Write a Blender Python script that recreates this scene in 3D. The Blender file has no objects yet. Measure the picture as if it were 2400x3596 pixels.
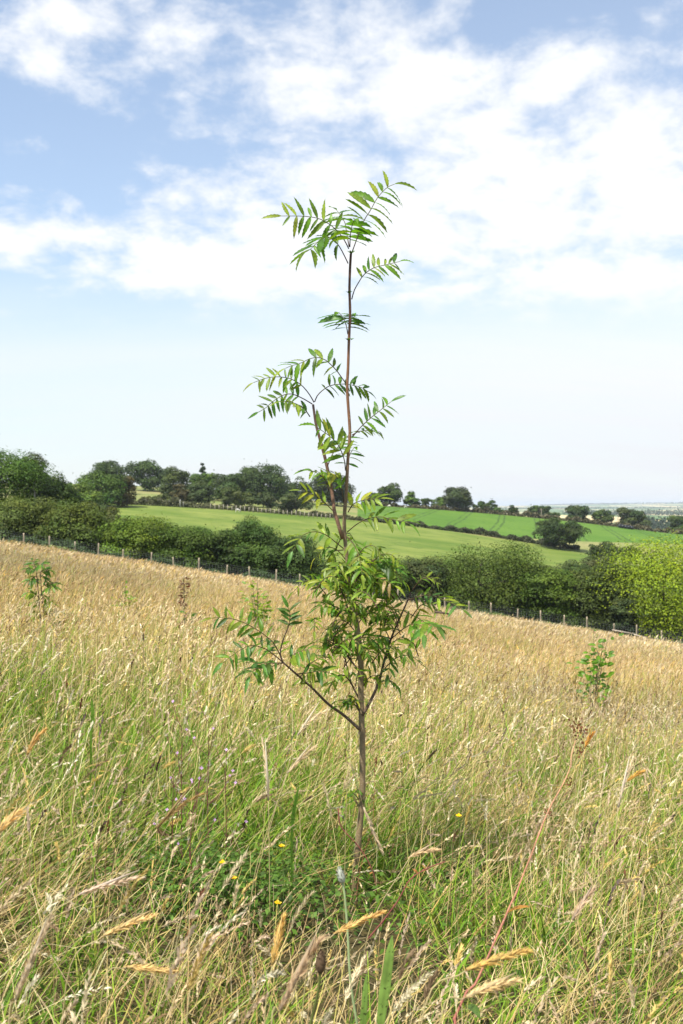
import bpy, math, random
import numpy as np
from mathutils import Vector, Matrix

random.seed(7)
RNG = np.random.default_rng(7)
scene = bpy.context.scene
COL = scene.collection
PI = math.pi

# ------------------------------------------------------------------ camera, sky, sun, exposure
F = 3496.0            # focal length in pixels of the 2400 x 3596 photograph
HOR = 1770.0          # row of the horizon
CZ = 1.6              # height of the lens
cam_d = bpy.data.cameras.new('camera')
cam = bpy.data.objects.new('camera', cam_d); COL.objects.link(cam)
cam.location = (0, 0, CZ); cam.rotation_euler = (PI / 2, 0, 0)
cam_d.sensor_fit = 'VERTICAL'; cam_d.sensor_height = 36; cam_d.sensor_width = 24; cam_d.lens = 35
cam_d.shift_y = -(1798 - HOR) / 3596
cam_d.clip_start = 0.05; cam_d.clip_end = 90000
cam_d.dof.use_dof = True; cam_d.dof.focus_distance = 3.45; cam_d.dof.aperture_fstop = 9
scene.camera = cam
scene.render.resolution_x = 683; scene.render.resolution_y = 1024

SUN_EL, SUN_AZ = 59.0, 222.0      # azimuth where the sun stands, clockwise from +Y (behind the camera, a little left)
sd = bpy.data.lights.new('sun', 'SUN'); sd.energy = 4.8; sd.angle = math.radians(1.2); sd.color = (1.0, 0.95, 0.86)
so = bpy.data.objects.new('sun', sd); COL.objects.link(so)
sdir = Vector((math.sin(math.radians(SUN_AZ)) * math.cos(math.radians(SUN_EL)),
               math.cos(math.radians(SUN_AZ)) * math.cos(math.radians(SUN_EL)), math.sin(math.radians(SUN_EL))))
so.rotation_euler = sdir.to_track_quat('Z', 'Y').to_euler(); so.location = (0, 0, 50)

scene.view_settings.view_transform = 'Standard'; scene.view_settings.look = 'None'
scene.view_settings.gamma = 1.0; scene.view_settings.use_curve_mapping = False
scene.view_settings.exposure = 0.62
scene.cycles.max_bounces = 6; scene.cycles.diffuse_bounces = 3; scene.cycles.transmission_bounces = 4
scene.cycles.volume_bounces = 0
scene.cycles.use_denoising = True; scene.cycles.denoiser = 'OPENIMAGEDENOISE'; scene.cycles.denoising_prefilter = 'ACCURATE'


class NT:
    """a little helper to write node maths"""
    def __init__(s, tree):
        s.t = tree; s.n = tree.nodes; s.l = tree.links; s.n.clear()

    def node(s, kind, **kw):
        nd = s.n.new(kind)
        for k, v in kw.items():
            setattr(nd, k, v)
        return nd

    def put(s, sock, v):
        if v is None: return
        if hasattr(v, 'is_output'): s.l.new(v, sock)
        else: sock.default_value = v

    def m(s, op, a, b=None, c=None, clamp=False):
        nd = s.node('ShaderNodeMath', operation=op, use_clamp=clamp)
        s.put(nd.inputs[0], a); s.put(nd.inputs[1], b); s.put(nd.inputs[2], c)
        return nd.outputs[0]

    def v(s, op, a, b=None):
        nd = s.node('ShaderNodeVectorMath', operation=op)
        s.put(nd.inputs[0], a); s.put(nd.inputs[1], b)
        return nd.outputs[0]

    def comb(s, x, y, z):
        nd = s.node('ShaderNodeCombineXYZ')
        s.put(nd.inputs[0], x); s.put(nd.inputs[1], y); s.put(nd.inputs[2], z)
        return nd.outputs[0]

    def noise(s, vec, scale, detail=3, rough=0.5, dist=0.0):
        nd = s.node('ShaderNodeTexNoise')
        s.put(nd.inputs['Vector'], vec); nd.inputs['Scale'].default_value = scale
        nd.inputs['Detail'].default_value = detail; nd.inputs['Roughness'].default_value = rough
        nd.inputs['Distortion'].default_value = dist
        return nd.outputs[0]

    def mapr(s, x, a, b, c=0.0, d=1.0, smooth=False):
        nd = s.node('ShaderNodeMapRange', clamp=True)
        if smooth: nd.interpolation_type = 'SMOOTHSTEP'
        s.put(nd.inputs[0], x); s.put(nd.inputs[1], a); s.put(nd.inputs[2], b); s.put(nd.inputs[3], c); s.put(nd.inputs[4], d)
        return nd.outputs[0]

    def mix(s, f, a, b, blend='MIX'):
        nd = s.node('ShaderNodeMix', data_type='RGBA', blend_type=blend)
        s.put(nd.inputs[0], f)
        for i, x in ((6, a), (7, b)):
            if isinstance(x, tuple) and len(x) == 3: x = x + (1,)
            s.put(nd.inputs[i], x)
        return nd.outputs[2]


world = bpy.data.worlds.new('World'); scene.world = world; world.use_nodes = True
w = NT(world.node_tree)
sky = w.node('ShaderNodeTexSky', sky_type='NISHITA', sun_disc=False)
sky.sun_elevation = math.radians(SUN_EL); sky.sun_rotation = math.radians(SUN_AZ)
sky.altitude = 100; sky.air_density = 1.1; sky.dust_density = 0.5; sky.ozone_density = 1.0
tc = w.node('ShaderNodeTexCoord')
sep = w.node('ShaderNodeSeparateXYZ'); w.l.new(tc.outputs['Generated'], sep.inputs[0])
dx, dy, dz = sep.outputs
el = w.m('MULTIPLY', w.m('ARCSINE', dz), 57.2958)
az = w.m('MULTIPLY', w.m('ARCTAN2', dx, dy), 57.2958)
zz = w.m('ADD', w.m('MAXIMUM', dz, 0.0), 0.35)
pl = w.comb(w.m('DIVIDE', dx, zz), w.m('DIVIDE', dy, zz), 0.0)
n_big = w.noise(pl, 2.4, 2, 0.5)
n_mid = w.noise(w.v('ADD', pl, (3.1, 1.7, 0)), 9.0, 9, 0.58, 0.15)
n_fine = w.noise(w.v('ADD', pl, (8.3, 0.4, 0)), 17.0, 5, 0.6, 0.1)


def blob(a, e, sa, se, amp):
    x = w.m('DIVIDE', w.m('SUBTRACT', az, a), sa); y = w.m('DIVIDE', w.m('SUBTRACT', el, e), se)
    q = w.m('ADD', w.m('MULTIPLY', x, x), w.m('MULTIPLY', y, y))
    return w.m('MULTIPLY', w.m('EXPONENT', w.m('MULTIPLY', q, -1.0)), amp)


bias = None
for b in ((5, 16.5, 9, 5, 0.17), (16, 16.0, 8, 5, 0.20), (-6, 13.0, 7.5, 1.7, 0.24), (-16, 14.6, 5, 0.9, 0.20), (-13, 25.2, 5.0, 1.6, 0.08), (-15, 22.6, 5, 1.0, 0.10),
          (-3, 23.0, 6, 2.2, 0.10), (9, 22.5, 9, 2.5, 0.09), (-17, 19.0, 6, 2.6, -0.20), (16, 26.8, 8, 1.7, -0.22), (-3, 27.0, 5, 1.3, -0.08),
          (-18, 11.6, 6, 1.3, -0.16)):
    g = blob(*b); bias = g if bias is None else w.m('ADD', bias, g)
dens = w.m('ADD', w.m('ADD', n_mid, w.m('MULTIPLY', w.m('SUBTRACT', n_big, 0.5), 0.45)), bias)
dens = w.m('ADD', dens, w.m('MULTIPLY', w.m('SUBTRACT', n_fine, 0.5), 0.30))
edge = w.m('ADD', el, w.m('MULTIPLY', w.m('SUBTRACT', n_mid, 0.5), 3.0))
cum = w.mapr(dens, 0.40, 0.74, 0, 1, True)
cum = w.m('MULTIPLY', cum, w.mapr(edge, 9.4, 12.6, 0, 1, True))
veil_n = w.noise(w.v('MULTIPLY', pl, (0.5, 3.0, 1)), 1.6, 5, 0.55)
veil = w.m('MULTIPLY', w.mapr(el, 18.0, 6.0, 0.15, 0.97, True), w.mapr(veil_n, 0.25, 0.65, 0.78, 1.0))
veil = w.m('MAXIMUM', veil, w.mapr(el, 28, 12, 0.22, 0.36))
veil = w.m('MULTIPLY', veil, w.m('ADD', 0.96, w.m('MULTIPLY', az, 0.007)), clamp=True)
cov = w.m('SUBTRACT', 1.0, w.m('MULTIPLY', w.m('SUBTRACT', 1.0, cum), w.m('SUBTRACT', 1.0, veil)))
shade = w.mapr(w.m('SUBTRACT', dens, n_fine), -0.1, 0.5, 0.88, 1.0)
ccol = w.mix(shade, (6.3, 6.8, 7.4), (7.6, 7.7, 7.85))
ccol = w.mix(w.mapr(el, 12, 3), ccol, (6.5, 6.65, 6.95))
skb = w.v('MULTIPLY', sky.outputs[0], (1.08, 1.28, 1.40))
skc = w.mix(cov, skb, ccol)
bg = w.node('ShaderNodeBackground'); w.l.new(skc, bg.inputs[0]); bg.inputs[1].default_value = 0.091
wo = w.node('ShaderNodeOutputWorld'); w.l.new(bg.outputs[0], wo.inputs[0])


# ------------------------------------------------------------------ helpers
def P(px, row, D):
    return np.array([(px - 1200) / F * D, D, CZ - (row - HOR) / F * D])


def tag(o, label=None, cat=None, group=None, kind=None):
    if label: o['label'] = label
    if cat: o['category'] = cat
    if group: o['group'] = group
    if kind: o['kind'] = kind
    return o


def make_mesh(name, verts, quads=None, tris=None, cols=None, mat=None, smooth=False):
    me = bpy.data.meshes.new(name)
    verts = np.asarray(verts, dtype=np.float32)
    nq = 0 if quads is None else len(quads); nt = 0 if tris is None else len(tris)
    me.vertices.add(len(verts)); me.vertices.foreach_set('co', verts.ravel())
    parts = []
    if nq: parts.append(np.asarray(quads, dtype=np.int32).ravel())
    if nt: parts.append(np.asarray(tris, dtype=np.int32).ravel())
    idx = np.concatenate(parts)
    me.loops.add(len(idx)); me.loops.foreach_set('vertex_index', idx)
    starts = np.concatenate([np.arange(nq) * 4, nq * 4 + np.arange(nt) * 3]).astype(np.int32)
    me.polygons.add(nq + nt); me.polygons.foreach_set('loop_start', starts)
    if smooth: me.polygons.foreach_set('use_smooth', np.ones(nq + nt, dtype=bool))
    if cols is not None:
        a = me.attributes.new('col', 'FLOAT_COLOR', 'POINT')
        c = np.ones((len(verts), 4), dtype=np.float32); c[:, :3] = cols
        a.data.foreach_set('color', c.ravel())
    if mat: me.materials.append(mat)
    me.update(calc_edges=True); me.validate()
    return me


def add(name, me, parent=None, base=None):
    o = bpy.data.objects.new(name, me); COL.objects.link(o)
    if parent is not None:
        o.parent = parent
        o.matrix_parent_inverse = Matrix.Translation(-parent.location)
    return o


def thing(name, label, cat, loc, group=None):
    o = bpy.data.objects.new(name, None); COL.objects.link(o)
    o.location = Vector(loc); o.empty_display_size = 0.1
    return tag(o, label, cat, group)


class MB:
    """collects vertices, quads, tris and colours for one mesh"""
    def __init__(s): s.v = []; s.q = []; s.t = []; s.c = []; s.n = 0

    def put(s, v, q=None, t=None, c=(0.5, 0.5, 0.5)):
        v = np.asarray(v, dtype=np.float64)
        if q is not None and len(q): s.q.append(np.asarray(q) + s.n)
        if t is not None and len(t): s.t.append(np.asarray(t) + s.n)
        s.v.append(v); cc = np.empty((len(v), 3)); cc[:] = c; s.c.append(cc); s.n += len(v)

    def mesh(s, name, mat, smooth=False):
        return make_mesh(name, np.concatenate(s.v), np.concatenate(s.q) if s.q else None,
                         np.concatenate(s.t) if s.t else None, np.concatenate(s.c), mat, smooth)


def nrm(a):
    a = np.asarray(a, dtype=np.float64)
    return a / np.maximum(np.linalg.norm(a, axis=-1, keepdims=True), 1e-9)


def spline(pts, n):
    """Catmull-Rom through the points, n samples"""
    p = np.asarray(pts, dtype=np.float64)
    p = np.vstack([2 * p[0] - p[1], p, 2 * p[-1] - p[-2]])
    k = len(p) - 3
    out = []
    for u in np.linspace(0, k - 1e-6, n):
        i = int(u); t = u - i
        a, b, c, d = p[i], p[i + 1], p[i + 2], p[i + 3]
        out.append(0.5 * (2 * b + (c - a) * t + (2 * a - 5 * b + 4 * c - d) * t * t + (3 * b - a - 3 * c + d) * t ** 3))
    return np.array(out)


def tube(mb, pts, rad, sides=7, c0=(0.2, 0.1, 0.05), c1=None, cap=True):
    pts = np.asarray(pts, dtype=np.float64); n = len(pts)
    rad = np.broadcast_to(np.asarray(rad, dtype=np.float64), (n,)) if np.ndim(rad) == 0 or len(np.atleast_1d(rad)) == n else np.interp(np.linspace(0, 1, n), np.linspace(0, 1, len(rad)), rad)
    tan = nrm(np.gradient(pts, axis=0))
    ref = np.array([0, 1.0, 0]) if abs(tan[:, 1]).mean() < 0.8 else np.array([0, 0, 1.0])
    a = nrm(np.cross(tan, ref)); b = np.cross(tan, a)
    th = np.arange(sides) * 2 * PI / sides
    ring = pts[:, None] + rad[:, None, None] * (np.cos(th)[None, :, None] * a[:, None] + np.sin(th)[None, :, None] * b[:, None])
    v = ring.reshape(-1, 3)
    i = np.arange(n - 1)[:, None] * sides; j = np.arange(sides)[None]; k = (j + 1) % sides
    q = np.stack([i + j, i + k, i + sides + k, i + sides + j], -1).reshape(-1, 4)
    c0 = np.asarray(c0); c1 = c0 if c1 is None else np.asarray(c1)
    s = np.linspace(0, 1, n)[:, None, None]
    c = np.broadcast_to(c0 * (1 - s) + c1 * s, (n, sides, 3)).reshape(-1, 3)
    t = None
    if cap:
        v = np.vstack([v, pts[-1:], pts[:1]]); c = np.vstack([c, c[-1:], c[:1]])
        e = n * sides
        t = [[(n - 1) * sides + x, (n - 1) * sides + (x + 1) % sides, e] for x in range(sides)] + [[(x + 1) % sides, x, e + 1] for x in range(sides)]
    mb.put(v, q, t, c)


# ------------------------------------------------------------------ materials
def mat_new(name):
    m = bpy.data.materials.new(name); m.use_nodes = True
    return m, NT(m.node_tree)


def leaf_material(name, trans=0.35, rough=0.5, spec=0.3, var=0.25, vscale=9.0, tint=(1.25, 1.35, 0.55), spots=0.0):
    m, t = mat_new(name)
    at = t.node('ShaderNodeAttribute', attribute_name='col')
    geo = t.node('ShaderNodeNewGeometry')
    nz = t.noise(geo.outputs['Position'], vscale, 2, 0.5)
    f = t.mapr(nz, 0.3, 0.7, 1 - var, 1 + var)
    col = t.v('MULTIPLY', at.outputs['Color'], t.comb(f, f, f))
    if spots:
        sp = t.noise(geo.outputs['Position'], 190, 1, 0.5)
        col = t.mix(t.mapr(sp, 0.63, 0.70, 0, spots), col, (0.03, 0.025, 0.01))
    pr = t.node('ShaderNodeBsdfPrincipled')
    t.l.new(col, pr.inputs['Base Color']); pr.inputs['Roughness'].default_value = rough
    pr.inputs['Specular IOR Level'].default_value = spec
    out = t.node('ShaderNodeOutputMaterial')
    if trans > 0:
        tr = t.node('ShaderNodeBsdfTranslucent')
        t.l.new(t.v('MULTIPLY', col, tint), tr.inputs[0])
        ms = t.node('ShaderNodeMixShader'); ms.inputs[0].default_value = trans
        t.l.new(pr.outputs[0], ms.inputs[1]); t.l.new(tr.outputs[0], ms.inputs[2]); t.l.new(ms.outputs[0], out.inputs[0])
    else:
        t.l.new(pr.outputs[0], out.inputs[0])
    return m


M_LEAF = leaf_material('sapling_leaf', 0.5, 0.42, 0.35, 0.30, 32, spots=0.85)
M_TREE = leaf_material('tree_foliage', 0.14, 0.6, 0.2, 0.22, 0.9)
M_GRASS = leaf_material('grass_blade', 0.26, 0.6, 0.25, 0.12, 3.0, tint=(1.1, 1.15, 0.75))
M_STRAW = leaf_material('dry_grass', 0.18, 0.7, 0.15, 0.12, 3.0, tint=(1.1, 1.0, 0.8))
M_PLAIN = leaf_material('plain_stem', 0.0, 0.65, 0.25, 0.15, 40)


def bark_material(name, grain=120.0):
    m, t = mat_new(name)
    at = t.node('ShaderNodeAttribute', attribute_name='col')
    geo = t.node('ShaderNodeNewGeometry')
    pos = geo.outputs['Position']
    n1 = t.noise(t.v('MULTIPLY', pos, (1, 1, 3.0)), grain, 4, 0.6)
    n2 = t.noise(t.v('MULTIPLY', pos, (1, 1, 0.5)), grain * 0.22, 3, 0.6)
    f = t.m('MULTIPLY', t.mapr(n1, 0.3, 0.7, 0.72, 1.25), t.mapr(n2, 0.3, 0.7, 0.75, 1.25))
    col = t.v('MULTIPLY', at.outputs['Color'], t.comb(f, f, f))
    len_n = t.noise(t.v('MULTIPLY', pos, (1, 1, 2.2)), grain * 1.3, 1, 0.5)
    col = t.mix(t.mapr(len_n, 0.66, 0.72, 0, 0.7), col, (0.42, 0.36, 0.26))
    pr = t.node('ShaderNodeBsdfPrincipled'); t.l.new(col, pr.inputs['Base Color'])
    pr.inputs['Roughness'].default_value = 0.62; pr.inputs['Specular IOR Level'].default_value = 0.3
    bp = t.node('ShaderNodeBump'); bp.inputs['Strength'].default_value = 0.4; bp.inputs['Distance'].default_value = 0.002
    t.l.new(n1, bp.inputs['Height']); t.l.new(bp.outputs[0], pr.inputs['Normal'])
    out = t.node('ShaderNodeOutputMaterial'); t.l.new(pr.outputs[0], out.inputs[0])
    return m


M_BARK = bark_material('sapling_bark')
M_TRUNK = bark_material('tree_bark', 6.0)
M_WOOD = bark_material('fence_wood', 14.0)


def ground_material(name, c1, c2, c3, s1, s2, stretch=(1, 1, 1), bump=0.05, extra=None, bscale=None):
    m, t = mat_new(name)
    geo = t.node('ShaderNodeNewGeometry'); pos = t.v('MULTIPLY', geo.outputs['Position'], stretch)
    a = t.noise(pos, s1, 4, 0.55); b = t.noise(pos, s2, 5, 0.65)
    col = t.mix(t.mapr(a, 0.35, 0.65), c1, c2)
    col = t.mix(t.mapr(b, 0.5, 0.72), col, c3)
    if extra: col = extra(t, geo.outputs['Position'], col)
    pr = t.node('ShaderNodeBsdfPrincipled'); t.l.new(col, pr.inputs['Base Color'])
    pr.inputs['Roughness'].default_value = 0.85; pr.inputs['Specular IOR Level'].default_value = 0.1
    bn = t.noise(geo.outputs['Position'], bscale or s2, 4, 0.7)
    bp = t.node('ShaderNodeBump'); bp.inputs['Strength'].default_value = 1.0; bp.inputs['Distance'].default_value = bump
    t.l.new(bn, bp.inputs['Height']); t.l.new(bp.outputs[0], pr.inputs['Normal'])
    out = t.node('ShaderNodeOutputMaterial'); t.l.new(pr.outputs[0], out.inputs[0])
    return m


def tramlines(t, pos, col):
    sp = t.node('ShaderNodeSeparateXYZ'); t.l.new(pos, sp.inputs[0])
    q = t.m('SUBTRACT', sp.outputs[0], t.m('MULTIPLY', sp.outputs[1], 0.186))
    wob = t.m('MULTIPLY', t.noise(pos, 0.02, 2), 3.0)
    q = t.m('ADD', q, wob)
    fr = t.m('MODULO', t.m('ADD', q, 600.0), 12.0)
    lines = None
    for c in (4.0, 5.8):
        d = t.m('ABSOLUTE', t.m('SUBTRACT', fr, c))
        k = t.mapr(d, 0.22, 0.42, 1, 0)
        lines = k if lines is None else t.m('MAXIMUM', lines, k)
    gap = t.mapr(t.noise(pos, 0.5, 3), 0.40, 0.55)
    return t.mix(t.m('MULTIPLY', t.m('MULTIPLY', lines, gap), 0.9), col, (0.035, 0.065, 0.018))


def far_patch(t, pos, col):
    p = t.v('MULTIPLY', pos, (1 / 150.0, 1 / 300.0, 0))
    vo = t.node('ShaderNodeTexVoronoi', feature='F1'); t.put(vo.inputs['Vector'], p); vo.inputs['Scale'].default_value = 1
    sp = t.node('ShaderNodeSeparateColor'); t.l.new(vo.outputs['Color'], sp.inputs[0])
    c = t.mix(t.mapr(sp.outputs[0], 0.60, 0.61), (0.085, 0.17, 0.045), (0.58, 0.47, 0.24))
    c = t.mix(t.mapr(sp.outputs[0], 0.30, 0.31, 1, 0), c, (0.12, 0.19, 0.06))
    c = t.mix(t.mapr(sp.outputs[0], 0.80, 0.81), c, (0.66, 0.56, 0.34))
    vd = t.node('ShaderNodeTexVoronoi', feature='DISTANCE_TO_EDGE'); t.put(vd.inputs['Vector'], p); vd.inputs['Scale'].default_value = 1
    return t.mix(t.mapr(vd.outputs['Distance'], 0.03, 0.05, 1, 0), c, (0.03, 0.055, 0.025))


G_MEADOW = ground_material('meadow_soil', (0.06, 0.05, 0.02), (0.10, 0.075, 0.03), (0.035, 0.05, 0.012), 0.8, 9, bump=0.03)
G_LITTER = ground_material('hedge_litter', (0.05, 0.045, 0.02), (0.035, 0.04, 0.015), (0.03, 0.05, 0.012), 0.8, 5, bump=0.05)
G_PASTURE = ground_material('pasture_turf', (0.100, 0.155, 0.022), (0.195, 0.228, 0.050), (0.070, 0.122, 0.018), 0.085, 0.42, (0.55, 1.0, 1), 0.10, bscale=1.1)
G_CROP = ground_material('crop_leaves', (0.080, 0.165, 0.018), (0.112, 0.200, 0.026), (0.044, 0.100, 0.012), 0.05, 1.1, bump=0.22, extra=tramlines, bscale=1.3)
G_MARGIN = ground_material('rough_grass', (0.15, 0.20, 0.05), (0.27, 0.24, 0.10), (0.13, 0.17, 0.045), 0.06, 0.7, bump=0.15)
G_FAR = ground_material('far_fields', (0.10, 0.16, 0.05), (0.2, 0.2, 0.08), (0.1, 0.15, 0.05), 0.01, 0.02, bump=0.0, extra=far_patch)

# ------------------------------------------------------------------ terrain
SX, SY, Z0 = -0.152, -0.078, 0.437 + 0.02


def plane(x, y):
    return Z0 + SX * x + SY * y


def bumps(x, y):
    k = np.clip((76 - y) / 10, 0, 1)
    return k * (0.035 * np.sin(1.3 * x + 0.4 * y + 1) + 0.03 * np.sin(0.7 * y - 0.9 * x) + 0.05 * np.sin(0.21 * x + 0.33 * y))


UC = np.array([-3000, -400, 0, 400, 800, 1200, 1600, 2000, 2400, 2900, 5400], dtype=float)
ST = {   # depth: row of the ground at each column of UC
    120: [1700, 1850, 1880, 1935, 2005, 2060, 2108, 2130, 2142, 2140, 2100],
    150: [1690, 1815, 1848, 1880, 1940, 1992, 2025, 2045, 2052, 2050, 2000],
    180: [1670, 1785, 1812, 1830, 1872, 1925, 1965, 1995, 2008, 2005, 1960],
    230: [1650, 1745, 1762, 1771, 1794, 1826, 1875, 1942, 1968, 1965, 1930],
    262: [1640, 1725, 1745, 1752, 1772, 1802, 1858, 1903, 1908, 1910, 1900],
    300: [1630, 1708, 1727, 1733, 1753, 1785, 1828, 1872, 1892, 1900, 1890],
    362: [1625, 1690, 1702, 1706, 1730, 1767, 1791, 1826, 1879, 1895, 1890],
    430: [1630, 1690, 1696, 1698, 1726, 1766, 1788, 1828, 1886, 1900, 1890],
    520: [1660, 1710, 1712, 1715, 1740, 1776, 1800, 1842, 1892, 1900, 1885],
    700: [1730, 1745, 1750, 1755, 1772, 1800, 1822, 1858, 1880, 1885, 1870],
    1000: [1790, 1795, 1800, 1805, 1812, 1820, 1830, 1846, 1852, 1855, 1850],
    1500: [1800, 1805, 1808, 1810, 1812, 1816, 1820, 1826, 1829, 1830, 1830],
    2000: [1800, 1800, 1800, 1802, 1804, 1806, 1808, 1811, 1813, 1814, 1814],
    2600: [1796, 1796, 1796, 1798, 1799, 1800, 1801, 1803, 1804, 1804, 1804],
    4000: [1790, 1790, 1790, 1790, 1790, 1791, 1792, 1793, 1793, 1792, 1790],
    6000: [1783, 1783, 1783, 1783, 1783, 1784, 1784, 1783, 1781, 1780, 1780],
    9000: [1775, 1775, 1775, 1776, 1778, 1780, 1781, 1772, 1766, 1765, 1766],
    11000: [1777, 1777, 1777, 1778, 1779, 1780, 1780, 1774, 1770, 1768, 1770],
    30000: [1776, 1776, 1776, 1776, 1776, 1776, 1776, 1776, 1776, 1776, 1776],
    60000: [1774.5] * 11}
DS = [80.0, 92.0] + sorted(float(k) for k in ST)
UG = np.linspace(-3000, 5400, 301); LG = np.linspace(math.log(80), math.log(60000), 300)


def _rows():
    st = []
    for D in DS:
        if D <= 92: st.append(HOR + (CZ - plane((UG - 1200) / F * D, D)) / D * F)
        else: st.append(np.interp(UG, UC, ST[int(D)]))
    st = np.array(st)
    k = np.hanning(17); k /= k.sum()
    sm = np.array([np.convolve(np.pad(r, 8, mode='edge'), k, 'valid') for r in st]); sm[:2] = st[:2]
    ld = np.log(DS)
    g = np.array([np.interp(LG, ld, sm[:, i]) for i in range(len(UG))])
    k = np.hanning(9); k /= k.sum()
    gs = np.array([np.convolve(np.pad(r, 4, mode='edge'), k, 'valid') for r in g])
    wgt = np.clip((LG - math.log(86)) / 0.12, 0, 1)[None]
    return g * (1 - wgt) + gs * wgt


RG = _rows()


def ground_z(x, y):
    x = np.asarray(x, dtype=float); y = np.asarray(y, dtype=float)
    yy = np.maximum(y, 80.0)
    u = np.clip((1200 + x / yy * F - UG[0]) / (UG[1] - UG[0]), 0, len(UG) - 1.001)
    l = np.clip((np.log(yy) - LG[0]) / (LG[1] - LG[0]), 0, len(LG) - 1.001)
    i = u.astype(int); j = l.astype(int); a = u - i; b = l - j
    r = RG[i, j] * (1 - a) * (1 - b) + RG[i + 1, j] * a * (1 - b) + RG[i, j + 1] * (1 - a) * b + RG[i + 1, j + 1] * a * b
    zf = CZ - (r - HOR) / F * yy
    return np.where(y <= 80, plane(x, y) + bumps(x, y), zf)


def grid_object(name, X, Y, mask, mat, label):
    """sheet over the cells of the grid where mask is true"""
    ni, nj = X.shape
    Z = ground_z(X, Y)
    idx = np.arange(ni * nj).reshape(ni, nj)
    q = np.stack([idx[:-1, :-1], idx[1:, :-1], idx[1:, 1:], idx[:-1, 1:]], -1)[mask]
    used = np.unique(q); remap = np.full(ni * nj, -1); remap[used] = np.arange(len(used))
    v = np.stack([X.ravel(), Y.ravel(), Z.ravel()], -1)[used]
    o = add(name, make_mesh(name, v, remap[q], None, None, mat, True))
    return tag(o, label, 'ground', kind='structure')


xs, ys = np.meshgrid(np.concatenate([np.linspace(-250, -40, 20)[:-1], np.linspace(-40, 40, 161), np.linspace(40, 250, 20)[1:]]),
                     np.linspace(-12, 80, 139), indexing='ij')
grid_object('meadow_ground', xs, ys, np.ones((xs.shape[0] - 1, xs.shape[1] - 1), bool), G_MEADOW, 'sloping ground of the meadow under the long dry grass')
UU, LL = np.meshgrid(UG, LG, indexing='ij'); DD = np.exp(LL); XX = (UU - 1200) / F * DD
uc = (UU[:-1, :-1] + UU[1:, 1:]) / 2; dc = np.sqrt(DD[:-1, :-1] * DD[1:, 1:])
HED_U = np.array([-3000, 370, 700, 1000, 1290, 1500, 1672, 1873, 2034, 2150, 5400.])
HED_D = np.array([236, 236, 236, 236, 240, 242, 244, 240, 236, 200, 150.])
past_top = np.interp(uc, HED_U, HED_D)
crop_lo = np.interp(uc, [-3000, 1290, 1500, 1700, 1900, 2050, 5400], [900, 246, 248, 252, 262, 266, 266])
is_h = dc < 113
is_p = (dc < past_top) & ~is_h
is_c = (~is_p) & (~is_h) & (dc > crop_lo) & (dc < 360) & (uc > 1255)
is_m = (~is_p) & (~is_h) & (~is_c) & (dc < 620)
is_f = dc >= 620
grid_object('hedge_bank', XX, DD, is_h, G_LITTER, 'dark shaded bank of leaf litter under the hedgerow')
grid_object('pasture', XX, DD, is_p, G_PASTURE, 'pale green grazed pasture on the hillside beyond the hedge')
grid_object('crop_field', XX, DD, is_c, G_CROP, 'bright green crop field with dark wheel tracks on the hill')
grid_object('hill_margin', XX, DD, is_m, G_MARGIN, 'rough grass margins and hilltop round the crop field')
grid_object('far_countryside', XX, DD, is_f, G_FAR, 'hazy patchwork of far fields reaching to the horizon')


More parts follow.
